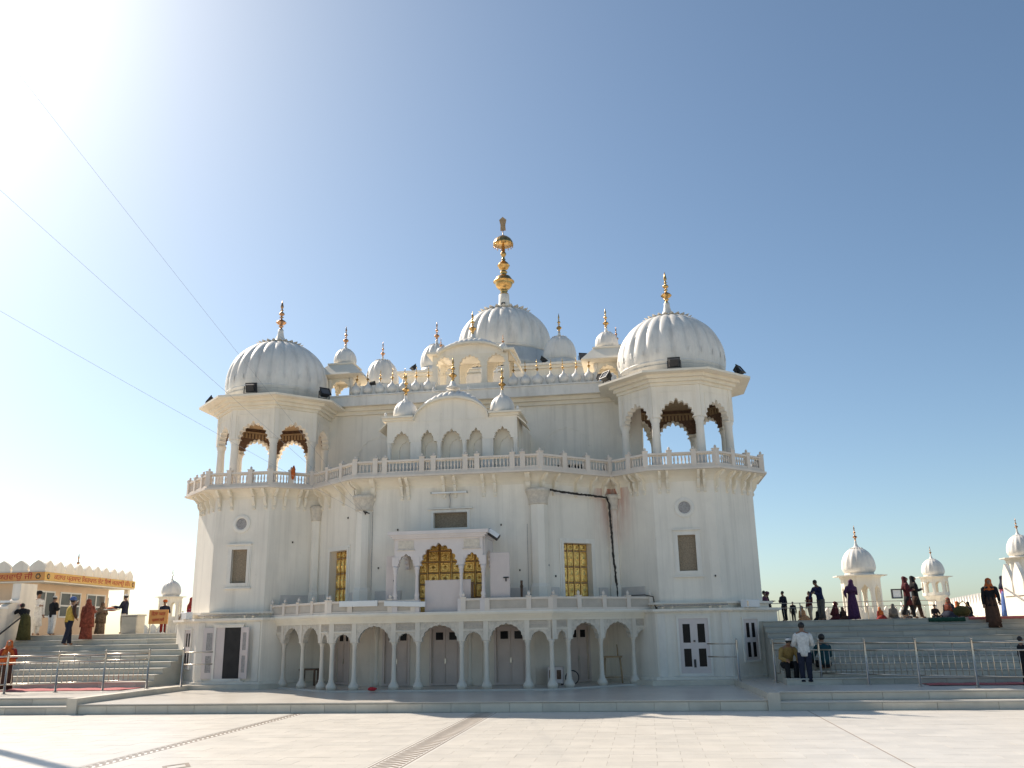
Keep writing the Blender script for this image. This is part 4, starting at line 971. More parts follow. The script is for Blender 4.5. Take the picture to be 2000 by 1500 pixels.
# ------------------------------------------------------------------ steel crowd railings
def railing(posts, label):
    o = empty('steel_railing', (posts[0][0], posts[0][1], .425), label, 'railing')
    pm = MB().lathe([(.07, 0), (.07, .015), (.034, .02), (.030, 1.14), (.034, 1.15)], 12).lathe([(.012, 1.15), (.04, 1.18), (.012, 1.22)], 10).mesh('post', STEEL)
    for p in posts: inst('post', pm, o, T(p[0], p[1], .425))
    bm_ = MB().lathe([(.011, .27), (.011, .90)], 8).mesh('baluster', STEEL); bt = MB().lathe([(.012, .27), (.012, 1.09)], 8).mesh('baluster', STEEL)
    for a, b in zip(posts, posts[1:]):
        A, B = Vector((*a, .425)), Vector((*b, .425))
        for z, r in ((1.09, .024), (.90, .02), (.27, .02)):
            MB().tube([A + Vector((0, 0, z)), B + Vector((0, 0, z))], r, 8).build('rail', STEEL, o)
        for k in range(1, 9):
            p = A.lerp(B, k / 9); inst('baluster', bt if k in (3, 6) else bm_, o, T(p.x, p.y, .425))
    return o
railing([(-14.2, 25.0), (-13.04, 25.48), (-11.8, 26.13), (-10.6, 26.72), (-9.55, 27.45)], 'left steel crowd railing with slim bars before the steps')
railing([(9.95, 27.30), (11.12, 26.75), (12.21, 26.04), (13.33, 25.33), (14.53, 24.72), (15.7, 24.1)], 'right steel crowd railing with slim bars before the steps')
def gatepost(x, y, label):
    o = empty('gate_post', (x, y, .42), label, 'post')
    MB().lathe([(.07, 0), (.07, .015), (.034, .02), (.030, 1.14), (.04, 1.18), (.012, 1.22)], 12).build('post', STEEL, o, T(x, y, .43))
    s = -1 if x > 0 else 1
    MB().tube([(x, y, 1.50), (x + s * .85, y + .35, 1.50)], .02, 8).build('stub_rail', STEEL, o); MB().tube([(x, y, 1.12), (x + s * .85, y + .35, 1.12)], .02, 8).build('stub_rail', STEEL, o)
gatepost(9.02, 28.3, 'single steel post with two stub rails beside the right tower door'); gatepost(-8.62, 27.9, 'single steel post with two stub rails beside the left tower door')

# ------------------------------------------------------------------ stair side walls
def sidewall(x0, x1, poly, label, name='stair_wall'):
    o = MB().extrude_x(poly, x0, x1).build(name, WHITE); tag(o, label, 'wall'); return o
sw = sidewall(-17.95, -17.6, [(27.4, .3), (32.6, .3), (32.6, 4.1), (31.65, 4.1), (31.65, 3.5), (27.4, 1.75)], 'white sloping side wall left of the left steps')
MB().tube([(-17.45, 30.2, 1.95), (-17.45, 31.9, 2.95)], .03, 8).build('handrail', BLACK, sw)
for k in range(2): MB().box(-17.99, -17.56, 30.55 + .55 * k, 31.05 + .55 * k, 3.12 + .24 * k, 3.20 + .24 * k).build('coping_slab', TUBEW, sw)
MB().tube([(-17.45, 30.4, 1.9), (-17.6, 30.4, 1.9)], .02, 6).build('handrail_bracket', BLACK, sw)
sw = sidewall(18.4, 18.8, [(25.8, .3), (32.6, .3), (32.6, 2.9), (30.4, 2.75), (25.8, .95)], 'white side wall with pointed merlons right of the right steps')
def pointed(w_, h):
    half = []
    for i in range(11):
        t = i / 10
        q = (1 - .10 * sin(pi * min(t / .35, 1))) if t < .35 else max(0.0, 1 - ((t - .35) / .65) ** 1.7)
        if t > .93: q *= .55
        half.append((w_ / 2 * q, h * t))
    return half + [(-x, z) for x, z in reversed(half[:-1])]
mer = MB().extrude_y(pointed(.84, 1.05), -.06, .06).mesh('merlon', WHITE)
for k in range(6):
    y = 32.1 - .92 * k; z = 2.80 if y > 30.4 else 2.75 - (30.4 - y) * .39 - .15
    inst('merlon', mer, sw, T(18.42, y, z, pi / 2))
MB().tube([(18.2, 29.2, 2.2), (18.2, 31.9, 3.05)], .03, 8).build('handrail', STEEL, sw)

# ------------------------------------------------------------------ peach booth with lettered signboards
bt = empty('booth', (-21.5, 38, 2.13), 'peach counter booth with scalloped parapet and orange lettered signboards', 'booth')
bx = MB().prism([(-27, 35.75), (-20.15, 35.75), (-20.9, 42.6), (-27, 42.6)], 2.13, 4.36); bx.build('wall', PEACH, bt)
rfp = [(-27.5, 35.2), (-19.25, 35.2), (-20.1, 43.6), (-27.5, 43.6)]
MB().prism(rfp, 4.362, 4.42).build('soffit', CREAM, bt); MB().prism([(-27.4, 35.28), (-19.33, 35.28), (-20.18, 43.5), (-27.4, 43.5)], 4.4205, 4.80).build('roof_slab', PEACH, bt)
MB().box(-20.42, -20.22, 43.2, 43.4, 2.13, 4.36).build('corner_post', CREAM, bt)
SF = Face((-27.5, 35.2), (-19.25, 35.2)); SR = Face((-19.25, 35.2), (-20.1, 43.6))
b1 = MB().box(0, SF.L, -.02, .07, 4.43, 4.79, SF.M).build('signboard', SIGNO, bt); b2 = MB().box(0, SR.L, -.02, .07, 4.43, 4.79, SR.M).build('signboard', SIGNY, bt)
def text(body, F, s, z, size, mat, parent, width=None):
    cu_ = bpy.data.curves.new('lettering', 'FONT'); cu_.body = body; cu_.size = size; cu_.extrude = .004; cu_.align_x = 'CENTER'; cu_.align_y = 'CENTER'
    ob = bpy.data.objects.new('lettering', cu_); col.objects.link(ob); bpy.context.view_layer.update()
    dg = bpy.context.evaluated_depsgraph_get(); me_ = bpy.data.meshes.new_from_object(ob.evaluated_get(dg))
    bpy.data.objects.remove(ob); me_.materials.clear(); me_.materials.append(mat)
    sx = 1.0
    if width and len(me_.vertices):
        xs_ = [v.co.x for v in me_.vertices]; sx = width / (max(xs_) - min(xs_))
    return link(bpy.data.objects.new('lettering', me_), parent, F.at(s, -.027, z) @ Matrix.Rotation(pi / 2, 4, 'X') @ Matrix.Diagonal((sx, 1, 1, 1)))
text('\u0a15\u0a5c\u0a3e\u0a39 \u0a2a\u0a4d\u0a30\u0a38\u0a3e\u0a26 \u0a3f\u0a15\u0a30\u0a2a\u0a3e\u0a28 \u0a2d\u0a47\u0a1f \u0a07\u0a25\u0a47 \u0a15\u0a30\u0a35\u0a3e\u0a09 \u0a1c\u0a40\u0964', SR, SR.L * .51, 4.60, .30, RED, b2, SR.L * .84)
text('\u0a2d\u0a47\u0a1f \u0a07\u0a25\u0a47 \u0a15\u0a30\u0a35\u0a3e\u0a09 \u0a1c\u0a40', SF, SF.L - 2.05, 4.60, .32, RED, b1, 3.0)
for F, s in ((SR, .28), (SR, SR.L - .25), (SF, SF.L - .28)):
    e = MB().lathe([(.13, 0), (.13, .006)], 6, M=F.at(s, -.021, 4.61) @ Matrix.Rotation(pi / 2, 4, 'X')).build('emblem', DKGREEN, bt)
    MB().lathe([(.075, 0), (.075, .012)], 12, M=F.at(s, -.021, 4.61) @ Matrix.Rotation(pi / 2, 4, 'X')).build('emblem_core', SIGNO, e)
bm1 = MB().extrude_y(pointed(.80, .52), -.06, .06).mesh('merlon', WHITE)
for k in range(10): inst('merlon', bm1, bt, SF.at(SF.L - .42 - .83 * k, .12, 4.79))
for k in range(10): inst('merlon', bm1, bt, SR.at(.46 + .83 * k, .12, 4.79))
BFc = Face((-20.15, 35.75), (-20.9, 42.6))
for k, (a, b) in enumerate(((-.0 + .35, 1.75), (2.35, 4.05), (4.75, 6.45))):
    f = MB(); frame(f, a, b, 2.98, 4.0, .07, -.05, .0, BFc.M); m_ = (a + b) / 2
    f.box(m_ - .04, m_ + .04, -.045, 0, 2.98, 4.0, BFc.M)
    if k: f.box(a, m_ - .04, -.04, 0, 3.42, 3.49, BFc.M).box(m_ + .04, b, -.04, 0, 3.42, 3.49, BFc.M)
    f.build('window_frame', ALU, bt)
    for (p, q) in ((a, m_ - .04), (m_ + .04, b)): MB().box(p, q, -.02, -.002, 2.98, 4.0, BFc.M).build('window_pane', GLASSB, bt)
MB().box(-.35, .05, -.03, .0, 3.05, 3.95, Face((-20.9, 42.6), (-19.9, 42.9)).M).build('white_notice', TUBEW, bt)
finial(bt, -21.7, 41, 5.05, 1.05, COPPER, .8)
MB().lathe([(.25, 4.80), (.2, 4.9), (.1, 5.0), (.06, 5.06)], 14, (-21.7, 41, 0)).build('finial_base', WHITE, bt)
st_ = empty('stone_stand', (-13.9, 34.6, 2.13), 'square grey stone box stand beside the booth', 'stand')
MB().bevbox(-.34, .34, -.3, .3, 0, .70, .03).build('body', STEPM, st_, T(-14.55, 34.6, 2.135)); MB().bevbox(-.38, .38, -.34, .34, .701, .76, .02).build('top', STEPM, st_, T(-14.55, 34.6, 2.135))
sg = empty('notice_board', (-12.55, 33.0, 2.13), 'yellow notice board with red lettering on two legs at the left steps', 'sign')
SG = Face((-12.93, 33.0), (-12.13, 33.0)); bb = MB().bevbox(0, SG.L, -.015, .015, 2.48, 3.02, .004, SG.M).build('board', SIGNO, sg)
for s in (.05, SG.L - .05): MB().box(s - .02, s + .02, .016, .05, 2.13, 3.0, SG.M).build('leg', STEEL, sg)
text('\u0a1c\u0a4b\u0a5c\u0a3e \u0a18\u0a30', SG, SG.L / 2, 2.86, .19, RED, bb, .58); text('\u0a2a\u0a4d\u0a30\u0a38\u0a3e\u0a26 \u0a32\u0a08', SG, SG.L / 2, 2.63, .15, RED, bb, .5)

# ------------------------------------------------------------------ distant pavilions, merlon walls, thin terrace rails
def chhatri(x, y, zb, R, z_eave, zt_dome, ztip, label, shaft=None, nside=8, open_=True):
    o = empty('domed_kiosk', (x, y, zb), label, 'kiosk', 'domed kiosks on the terrace edge')
    ap = R * 1.02
    e = MB().prism(octo(x, y, ap * 1.38), z_eave, z_eave + R * .05).prism(octo(x, y, ap * 1.05), z_eave - R * .12, z_eave - .0005)
    e.build('eave', WHITE, o)
    zk = shaft if shaft else zb
    oo = octo(x, y, ap)
    for i in range(8):
        F = Face(oo[i], oo[(i + 1) % 8]); h = z_eave - R * .12 - zk
        m_ = MB(); arch_panel(m_, 0, F.L, zk + h * .62, z_eave - R * .1205, F.L * .33, h * .20, 0, R * .12, 5, .10, .14, M=F.M)
        m_.box(0, F.L * .17, 0, R * .12, zk, zk + h * .6195, F.M).box(F.L * .83, F.L, 0, R * .12, zk, zk + h * .6195, F.M)
        m_.box(F.L * .17, F.L * .83, .01, R * .1, zk, zk + h * .18, F.M); m_.build('arch_bay', WHITE, o)
    if shaft:
        MB().lathe([(R * .75, zb), (R * .75, shaft - R * .5), (R * .95, shaft - R * .2), (R * 1.12, shaft - .01)], 8, (x, y, 0), smooth=False).build('shaft', WHITE, o)
    dz = z_eave + R * .06; H = zt_dome - dz
    dome(o, x, y, dz + R * .12, R * .95, H - R * .12, 16, (H * .28, R * .16, R * .06), ztip - zt_dome - H * .26, .95, mat=DOME, fmat=COPPER, drum=(R * .13, .86), base=.82, end=.34, seg=4)
    return o
chhatri(18.2, 52.0, 2.13, .95, 4.48, 6.02, 7.28, 'largest of the white domed kiosks on the right terrace, with open arches')
chhatri(24.5, 60.0, 2.13, .72, 4.68, 5.80, 6.62, 'small white domed kiosk on a shaft behind the striding women', 3.55)
chhatri(24.0, 45.0, 2.13, .62, 4.80, 5.86, 6.68, 'white domed kiosk cut by the right edge of the picture', 3.95)
chhatri(-24.4, 55.0, 2.13, .66, 4.42, 5.45, 6.2, 'white domed kiosk between the booth and the left tower', 2.95)
def merlon_wall(p0, p1, zb, zt, n, label):
    F = Face(p0, p1); o = empty('merlon_wall', (p0[0], p0[1], zb), label, 'wall')
    h = (zt - zb); MB().box(0, F.L, -.05, .05, zb, zb + h * .12, F.M).build('wall', WHITE, o)
    m_ = MB().extrude_y(pointed(F.L / n * .97, h * .88), -.07, .07).mesh('merlon', WHITE)
    for k in range(n): inst('merlon', m_, o, F.at(F.L * (k + .5) / n, 0, zb + h * .12))
merlon_wall((26.2, 66), (21.3, 40), 2.13, 3.32, 26, 'white wall of pointed merlons receding on the right terrace')
merlon_wall((17.0, 57), (23.2, 58.5), 2.13, 2.95, 12, 'low white wall of pointed merlons behind the terrace rail')
merlon_wall((-30, 60), (-17, 60), 2.13, 2.8, 20, 'low white merlon wall far behind the left terrace rail')
def thin_rail(p0, p1, n, label, zt=2.98):
    o = empty('terrace_rail', (p0[0], p0[1], 2.13), label, 'railing'); A, B = Vector((*p0, 2.13)), Vector((*p1, 2.13))
    for k in range(n + 1):
        p = A.lerp(B, k / n); MB().tube([p, p + Vector((0, 0, zt - 2.13))], .025, 6).build('post', STEEL, o)
        if k < n:
            q = A.lerp(B, (k + 1) / n)
            for j in range(1, 6):
                r_ = p.lerp(q, j / 6); MB().tube([r_, r_ + Vector((0, 0, zt - 2.35))], .010, 5).build('bar', STEEL, o)
    for z in (zt - 2.13, zt - 2.35): MB().tube([A + Vector((0, 0, z)), B + Vector((0, 0, z))], .02, 6).build('rail', STEEL, o)
thin_rail((10.6, 45), (19.9, 45), 6, 'thin steel rail along the back of the right terrace')
thin_rail((-15.8, 40.5), (-12.0, 40.5), 3, 'thin steel rail between the notice board and the left tower')
tf = empty('floodlight_stand', (18.3, 44.2, 2.13), 'pair of framed floodlights on a stand at the right terrace rail', 'floodlight')
MB().tube([(18.3, 44.2, 2.13), (18.3, 44.2, 3.2)], .03, 8).build('stand', STEEL, tf)
for k, (dx, rz) in enumerate(((-.32, .2), (.36, -.3))):
    M = T(18.3 + dx, 44.2, 3.12, rz); f = MB(); frame(f, -.2, .2, 0, .34, .05, -.06, .03, M); f.build('housing', BLACK, tf); MB().box(-.2, .2, -.03, -.01, 0, .34, M).build('lens', TUBEW, tf)

# ------------------------------------------------------------------ things standing in the arcade and on the steps
tb = empty('stool', (5.35, 29.75, .31), 'tall wooden stool under the right end arch of the arcade', 'stool')
MB().bevbox(-.32, .32, -.2, .2, .78, .83, .01).build('seat', BROWN2, tb, T(5.2, 29.85, .315))
for a in (-1, 1):
    for b in (-1, 1): MB().tube([(5.2 + a * .24, 29.85 + b * .14, 1.1), (5.2 + a * .30, 29.85 + b * .18, .316)], .025, 6).build('leg', BROWN2, tb)
MB().tube([(5.2 - .28, 29.68, .5), (5.2 + .28, 29.68, .5)], .018, 6).build('stretcher', BROWN2, tb); MB().tube([(5.38, 29.9, 1.14), (5.36, 29.95, 1.5)], .02, 6).build('back_stick', BROWN2, tb)
t2 = empty('table', (-5.3, 29.9, .31), 'small dark table behind the left end columns of the arcade', 'table')
MB().bevbox(-.3, .3, -.22, .22, .50, .55, .01).build('top', BROWN, t2, T(-5.15, 30.1, .315))
for a in (-1, 1):
    for b in (-1, 1): MB().box(-.03, .03, -.03, .03, 0, .5).build('leg', BROWN, t2, T(-5.15 + a * .25, 30.1 + b * .17, .316))
cl = empty('cooler', (3.5, 29.2, .31), 'pale metal cooler box with two dark grilles beside a column', 'cooler')
MB().bevbox(-.24, .24, 0, .4, .05, .55, .02).build('body', LILAC, cl, T(3.42, 28.9, .316)); 
for s in (-.12, .12): MB().box(s - .07, s + .07, -.006, -.001, .18, .46).build('grille', BROWN, cl, T(3.42, 28.9, .316))
for s in (-.2, .2): MB().box(s - .03, s + .03, .05, .35, 0, .05).build('foot', BLACK, cl, T(3.42, 28.9, .316))
wh = MB()
for k in range(24):
    a, b = 2 * pi * k / 24, 2 * pi * (k + 1) / 24
    wh.tube([(3.95 + .2 * cos(a), 28.95 + .1 * cos(a), .54 + .21 * sin(a)), (3.95 + .2 * cos(b), 28.95 + .1 * cos(b), .54 + .21 * sin(b))], .018, 6, cap=False)
who = wh.build('hose_coil', BLACK); tag(who, 'black hoop of hose leaning by the cooler in the arcade', 'hose')
rdo = MB().ell((0, 0, .05), (.14, .11, .055), 12, 6, noise=.25, seed=3).build('red_cloth', cloth('red_cloth_fabric', (.55, .04, .05)), None, T(-2.02, 27.22, .315)); tag(rdo, 'crumpled red cloth lying on the arcade floor edge', 'cloth')
wb = MB().bevbox(-.62, .62, -.03, .03, -.09, .09, .01).build('white_board', TUBEW, None, T(-2.55, 27.27, 2.90)); tag(wb, 'white plank hung on the gallery parapet under the left gilded door', 'plank')
wb = MB().bevbox(-.66, .66, -.03, .03, -.08, .08, .01).build('white_board', TUBEW, None, T(-1.05, 27.26, 2.86) @ Matrix.Rotation(radians(2), 4, 'Y')); tag(wb, 'white plank hung on the gallery parapet beside the porch', 'plank')
def mat_sheet(name, x0, x1, y0, y1, z, m_, label, seed):
    r_ = random.Random(seed); b = MB(); nx, ny = 24, 8; vs = [[(x0 + (x1 - x0) * i / nx + r_.uniform(-.02, .02), y0 + (y1 - y0) * j / ny + r_.uniform(-.03, .03), z + .012 + .012 * sin(i * 1.3 + seed) * sin(j * 1.1) + r_.uniform(0, .008)) for i in range(nx + 1)] for j in range(ny + 1)]
    for j in range(ny):
        for i in range(nx): b.add([vs[j][i], vs[j][i + 1], vs[j + 1][i + 1], vs[j + 1][i]], [(0, 1, 2, 3)], smooth=True)
    o = b.build(name, m_); tag(o, label, 'mat'); md = o.modifiers.new('thickness', 'SOLIDIFY'); md.thickness = .008; return o
PINKF = cloth('faded_red_carpet', (.42, .13, .13)); GREENF = cloth('dark_green_carpet', (.02, .07, .045))
mat_sheet('carpet', -14.5, -9.9, 26.6, 27.93, .425, PINKF, 'faded red carpet on the platform before the left steps', 2)
mat_sheet('carpet', 13.6, 18.2, 25.4, 26.2, .425, PINKF, 'faded red carpet before the right steps by the railing', 5)
def drape(name, x0, x1, prof, m_, label, seed):
    r_ = random.Random(seed); b = MB(); n_ = 20
    rows_ = [[(x0 + (x1 - x0) * i / n_, y + r_.uniform(-.006, .006), z + r_.uniform(0, .01)) for i in range(n_ + 1)] for (y, z) in prof]
    for j in range(len(prof) - 1):
        for i in range(n_): b.add([rows_[j][i], rows_[j][i + 1], rows_[j + 1][i + 1], rows_[j + 1][i]], [(0, 1, 2, 3)], smooth=True)
    o = b.build(name, m_); tag(o, label, 'mat'); md = o.modifiers.new('thickness', 'SOLIDIFY'); md.thickness = .012
YT = 26.3 + .45 * 9
drape('carpet', 15.2, 16.3, [(YT + .6, 2.15), (YT + .05, 2.15), (YT - .035, 2.13), (YT - .05, 2.02)], GREENF, 'dark green carpet hanging over the top right step by the seated group', 3)
drape('carpet', 16.4, 18.2, [(YT + .6, 2.15), (YT + .05, 2.15), (YT - .035, 2.13), (YT - .045, 2.07)], PINKF, 'red carpet edge on the top right step by the side wall', 4)

# ------------------------------------------------------------------ people
_cl = {}
def fab(c, var=.15):
    k = tuple(c)
    if k not in _cl: _cl[k] = cloth('fabric_%02d' % len(_cl), c, var)
    return _cl[k]
def V(*a): return Vector(a)
ARMS = {'down': ((.035, .01, -.175), (.01, -.04, -.15)), 'fold': ((.05, -.02, -.165), (-.11, -.11, .03)), 'fwd': ((.02, -.08, -.14), (-.01, -.15, .03)), 'up': ((.06, -.10, -.05), (-.03, -.06, .13)),
        'hip': ((.10, .03, -.13), (-.07, -.08, -.09)), 'lap': ((.05, -.05, -.15), (-.06, -.13, -.04)), 'reach': ((.05, -.14, -.07), (.02, -.16, -.02)), 'hang': ((.02, -.10, -.14), (.0, -.06, -.14)), 'side': ((.13, -.02, -.10), (.10, -.03, -.08))}
def skinmesh(verts, edges, radii, name, mat, H):
    me = bpy.data.meshes.new(name); me.from_pydata([tuple(v * H) for v in verts], edges, [])
    ob = bpy.data.objects.new(name, me); col.objects.link(ob)
    md = ob.modifiers.new('skin', 'SKIN'); md.use_smooth_shade = True
    for i, sv in enumerate(me.skin_vertices[0].data):
        r = radii[i]; sv.radius = (r[0] * H, r[1] * H) if isinstance(r, tuple) else (r * H, r * H); sv.use_root = (i == 0)
    sub = ob.modifiers.new('sub', 'SUBSURF'); sub.levels = 1; sub.render_levels = 1
    bpy.context.view_layer.update()
    out = bpy.data.meshes.new_from_object(ob.evaluated_get(bpy.context.evaluated_depsgraph_get())); out.name = name
    bpy.data.objects.remove(ob); bpy.data.meshes.remove(me); out.materials.clear(); out.materials.append(mat)
    out.polygons.foreach_set('use_smooth', [True] * len(out.polygons)); return out

def person(label, x, y, z, face, H, lean=0, pose='stand', arms=('down', 'down'), stride=0.0, head=0, top=None, bottom=None, skirt=None, kurta=0.0, drape=None, wrap=None, cap=None, hair=True, vest=None, sleeves=True, tie=None):
    """face: degrees, 0 looks at the camera side (-Y), 90 looks to +X, 180 looks away"""
    rz = radians(face); th = radians(lean)
    if pose == 'stand': pz = .525
    elif pose == 'ground': pz = .075
    else: pz = .27                      # sitting on a step
    P = V(0, 0, pz); d = V(0, -sin(th), cos(th)); nrm = V(0, -cos(th), -sin(th))
    ch = P + d * .215; nb = P + d * .295; nk = P + d * .335
    hd = radians(lean * .55 + head); hdv = V(0, -sin(hd), cos(hd)); hf = V(0, -cos(hd), -sin(hd))
    chin = nk + hdv * .035 + hf * .012; mid = nk + hdv * .075 + hf * .010; crown = nk + hdv * .118
    vs = [P, P + d * .10, ch, nb, nk, chin, mid, crown, mid + hf * .058 - hdv * .012]
    rs = [(.085, .062), (.075, .055), (.088, .058), (.05, .038), .030, .044, .052, .036, .008]
    es = [(0, 1), (1, 2), (2, 3), (3, 4), (4, 5), (5, 6), (6, 7), (6, 8)]
    sh, el, wr = [], [], []
    for s, a in ((-1, arms[0]), (1, arms[1])):
        S = P + d * .275 + V(s * .105, 0, 0); e_, w_ = ARMS[a]
        E_ = S + V(s * e_[0], e_[1], e_[2]); W_ = E_ + V(s * w_[0], w_[1], w_[2]); sh.append(S); el.append(E_); wr.append(W_)
        k = len(vs); fd = (W_ - E_).normalized(); pm = W_ + fd * .030
        side = fd.cross(V(0, 1, 0.2)); side = side.normalized() if side.length > .1 else V(1, 0, 0); nb_ = side.cross(fd).normalized()
        vs += [S, E_, W_, pm]; rs += [.040, .027, (.018, .016), (.024, .013)]; es += [(3, k), (k, k + 1), (k + 1, k + 2), (k + 2, k + 3)]
        for q, (off, ln) in enumerate(((-.016, .036), (-.0055, .043), (.0055, .041), (.016, .033))):   # four fingers, unequal and bent
            j = len(vs); b = pm + side * off + fd * .018; vs += [b + fd * ln * .4, b + fd * ln * .85 - nb_ * ln * .35]; rs += [.0062, .0048]; es += [(k + 3, j), (j, j + 1)]
        j = len(vs); b = W_ + fd * .014 + side * (.022 * -s); vs += [b + fd * .012 + side * (.010 * -s), b + fd * .034 + side * (.014 * -s)]; rs += [.0075, .0055]; es += [(k + 2, j), (j, j + 1)]
    hip, kn, an = [], [], []
    for s in (-1, 1):
        h_ = P + V(s * .055, 0, -.03)
        if pose == 'stand': k_ = V(s * .058, -.012 - s * stride * .5, .285 if stride <= 0 or s > 0 else .30); a_ = V(s * .058, -s * stride + .01, .045 + (.05 if stride > .1 and s < 0 else 0)); t_ = a_ + V(s * .012, -.085, -.022)
        elif pose == 'ground': k_ = V(s * .19, -.13, .075); a_ = V(-s * .06, -.19, .045); t_ = a_ + V(-s * .07, -.03, -.01)
        else: k_ = V(s * .075, -.235, .29); a_ = V(s * .07, -.22, .045); t_ = a_ + V(s * .01, -.085, -.022)
        k = len(vs); vs += [h_, k_, a_, t_]; rs += [.058, .038, .024, (.026, .016)]; es += [(0, k), (k, k + 1), (k + 1, k + 2), (k + 2, k + 3)]; hip.append(h_); kn.append(k_); an.append(a_)
    M = T(x, y, z, rz)
    body = bpy.data.objects.new('person', skinmesh(vs, es, rs, 'person', SKIN, H)); link(body, None, M); tag(body, label, 'person', 'visitors on the steps and terrace')
    def put(mb, name, mat): return link(bpy.data.objects.new(name, mb.mesh(name, mat)), body, M)
    def sc_(ps): return [p * H for p in ps]
    ph = (x * 7.3 + y * 3.1) % 6
    ey = MB()
    for q in (-1, 1): ey.ell(tuple((mid + hf * .050 + hdv * .006 + V(q * .019, 0, 0)) * H), (.007 * H, .005 * H, .005 * H), 6, 4)
    put(ey, 'eyes', HAIR)
    if top:
        t = MB(); dn = V(0, 0, -1)
        hem = P + (dn if pose == 'stand' else V(0, 0, 0)) * (.05 + kurta) + V(0, -.01, 0)
        pts = [hem, P + dn * .02, P + d * .09, P + d * .17, P + d * .235, P + d * .285, P + d * .315]
        rx = [.108 + kurta * .13, .102, .092, .104, .122, .108, .050]; ry = [.082 + kurta * .12, .078, .072, .078, .076, .060, .042]
        if pose != 'stand': pts = pts[1:]; rx = rx[1:]; ry = ry[1:]
        t.tube(sc_(pts), [r * H for r in rx], 20, ry=[r * H for r in ry], fold=.025, nf=6, ph=ph)
        put(t, 'shirt' if kurta < .12 else 'kurta', top)
        if sleeves:
            for i in (0, 1):
                t = MB(); t.tube(sc_([sh[i] * .82 + nb * .18 + V(0, 0, .004), sh[i].lerp(el[i], .12), sh[i].lerp(el[i], .5), el[i], el[i].lerp(wr[i], .55), wr[i]]), [.036 * H, .047 * H, .041 * H, .036 * H, .032 * H, .027 * H], 12, fold=.05, nf=3, ph=ph); put(t, 'sleeve', top)
    if vest:
        t = MB(); pts = [P + V(0, 0, -.04), P + d * .09, P + d * .17, P + d * .24, P + d * .285, P + d * .31]; t.tube(sc_(pts), [q * H for q in (.114, .106, .114, .124, .10, .055)], 20, ry=[q * H for q in (.088, .085, .088, .084, .062, .046)], fold=.02, nf=5, ph=ph); put(t, 'vest', vest)
    if bottom:
        t = MB(); t.tube(sc_([P + V(0, 0, .045), P, P + V(0, -.005, -.06)]), [.09 * H, .098 * H, .085 * H], 18, ry=[.066 * H, .075 * H, .07 * H]); put(t, 'waistband', bottom)
        for i in (0, 1):
            t = MB(); t.tube(sc_([hip[i] + V(0, 0, .02), hip[i].lerp(kn[i], .4), kn[i], kn[i].lerp(an[i], .5), an[i] + V(0, 0, .0)]), [.066 * H, .062 * H, .050 * H, .044 * H, .042 * H], 12, fold=.05, nf=4, ph=ph + i); put(t, 'trouser_leg', bottom)
    if skirt:
        t = MB()
        if pose == 'stand':
            c_ = (an[0] + an[1]) * .5
            t.tube(sc_([P + d * .10, P, P.lerp(c_, .35), P.lerp(c_, .7), V(c_.x, c_.y, .02)]), [q * H for q in (.09, .105, .125, .135, .15)], 26, ry=[q * H for q in (.07, .085, .105, .12, .135)], fold=.07, nf=8, ph=ph)
        else:
            t.tube(sc_([V(0, -.06, .0), V(0, -.06, .05), V(0, -.04, .12), P + d * .08]), [q * H for q in (.25, .245, .17, .09)], 26, ry=[q * H for q in (.21, .20, .15, .075)], fold=.05, nf=7, ph=ph)
        put(t, 'skirt', skirt)
    if drape:      # shawl or veil over the head falling round the shoulders
        mat_, low = drape; bk = -hf
        low_c = P + V(0, .015, .20 - low)
        t = MB(); t.tube(sc_([crown + hdv * .016 + bk * .02, crown + bk * .024, mid + bk * .032 + hdv * .012, chin + bk * .032, nb + V(0, .016, .01), P + d * .245 + V(0, .01, 0), P + d * .14 + V(0, .008, 0), low_c]),
               [q * H for q in (.018, .046, .060, .060, .085, .140, .150, .150 + low * .05)], 26, ry=[q * H for q in (.018, .048, .056, .052, .065, .090, .105, .110 + low * .05)], fold=.05, nf=7, ph=ph); put(t, 'shawl', mat_)
    if wrap:       # turban: wound bands round the head
        t = MB(); rb_ = crown - hdv * .008
        q3 = hdv.to_track_quat('Z', 'Y').to_matrix().to_4x4(); Mt = Matrix.Translation(rb_ * H) @ q3
        prof = [(.058, -.022), (.070, -.012), (.073, .0), (.066, .008), (.074, .014), (.070, .026), (.060, .032), (.064, .040), (.048, .052), (.026, .060), (.006, .062)]
        t.lathe([(r * H, q * H) for r, q in prof], 22, lobes=9, dep=.05, M=Mt); put(t, 'turban', wrap)
    elif cap:
        t = MB(); t.ell(tuple((crown - hdv * .012) * H), (.058 * H, .060 * H, .040 * H), 16, 8, zmin=-.15); put(t, 'cap', cap)
    if hair and not drape:
        t = MB(); c_ = (mid + hdv * .018 - hf * .014) * H; t.ell(tuple(c_), (.054 * H, .054 * H, .056 * H), 16, 10, noise=.03, seed=int(ph * 10)); put(t, 'hair', HAIR)
    return body

BLK = fab((.018, .018, .02)); NAVY = fab((.022, .026, .045)); WHT = fab((.66, .645, .61), .08); GRY = fab((.13, .12, .11)); OLV = fab((.075, .07, .025)); MRN = fab((.085, .018, .022)); RST = fab((.20, .055, .035), .45); TAN = fab((.17, .12, .08), .35); PNK = fab((.50, .13, .20)); ORG = fab((.50, .12, .03), .25); PRP = fab((.085, .035, .09)); BLU = fab((.022, .03, .09)); YEL = fab((.55, .38, .08)); TEAL = fab((.015, .06, .075)); CRM = fab((.40, .33, .25)); BRN = fab((.075, .042, .03)); MAU = fab((.15, .06, .10)); PORG = fab((.55, .29, .14)); DRD = fab((.24, .03, .025)); LBL = fab((.08, .14, .34))  # cloth colours turned down: the figures' backlit shade sits in the fabric
Z1 = 2.135
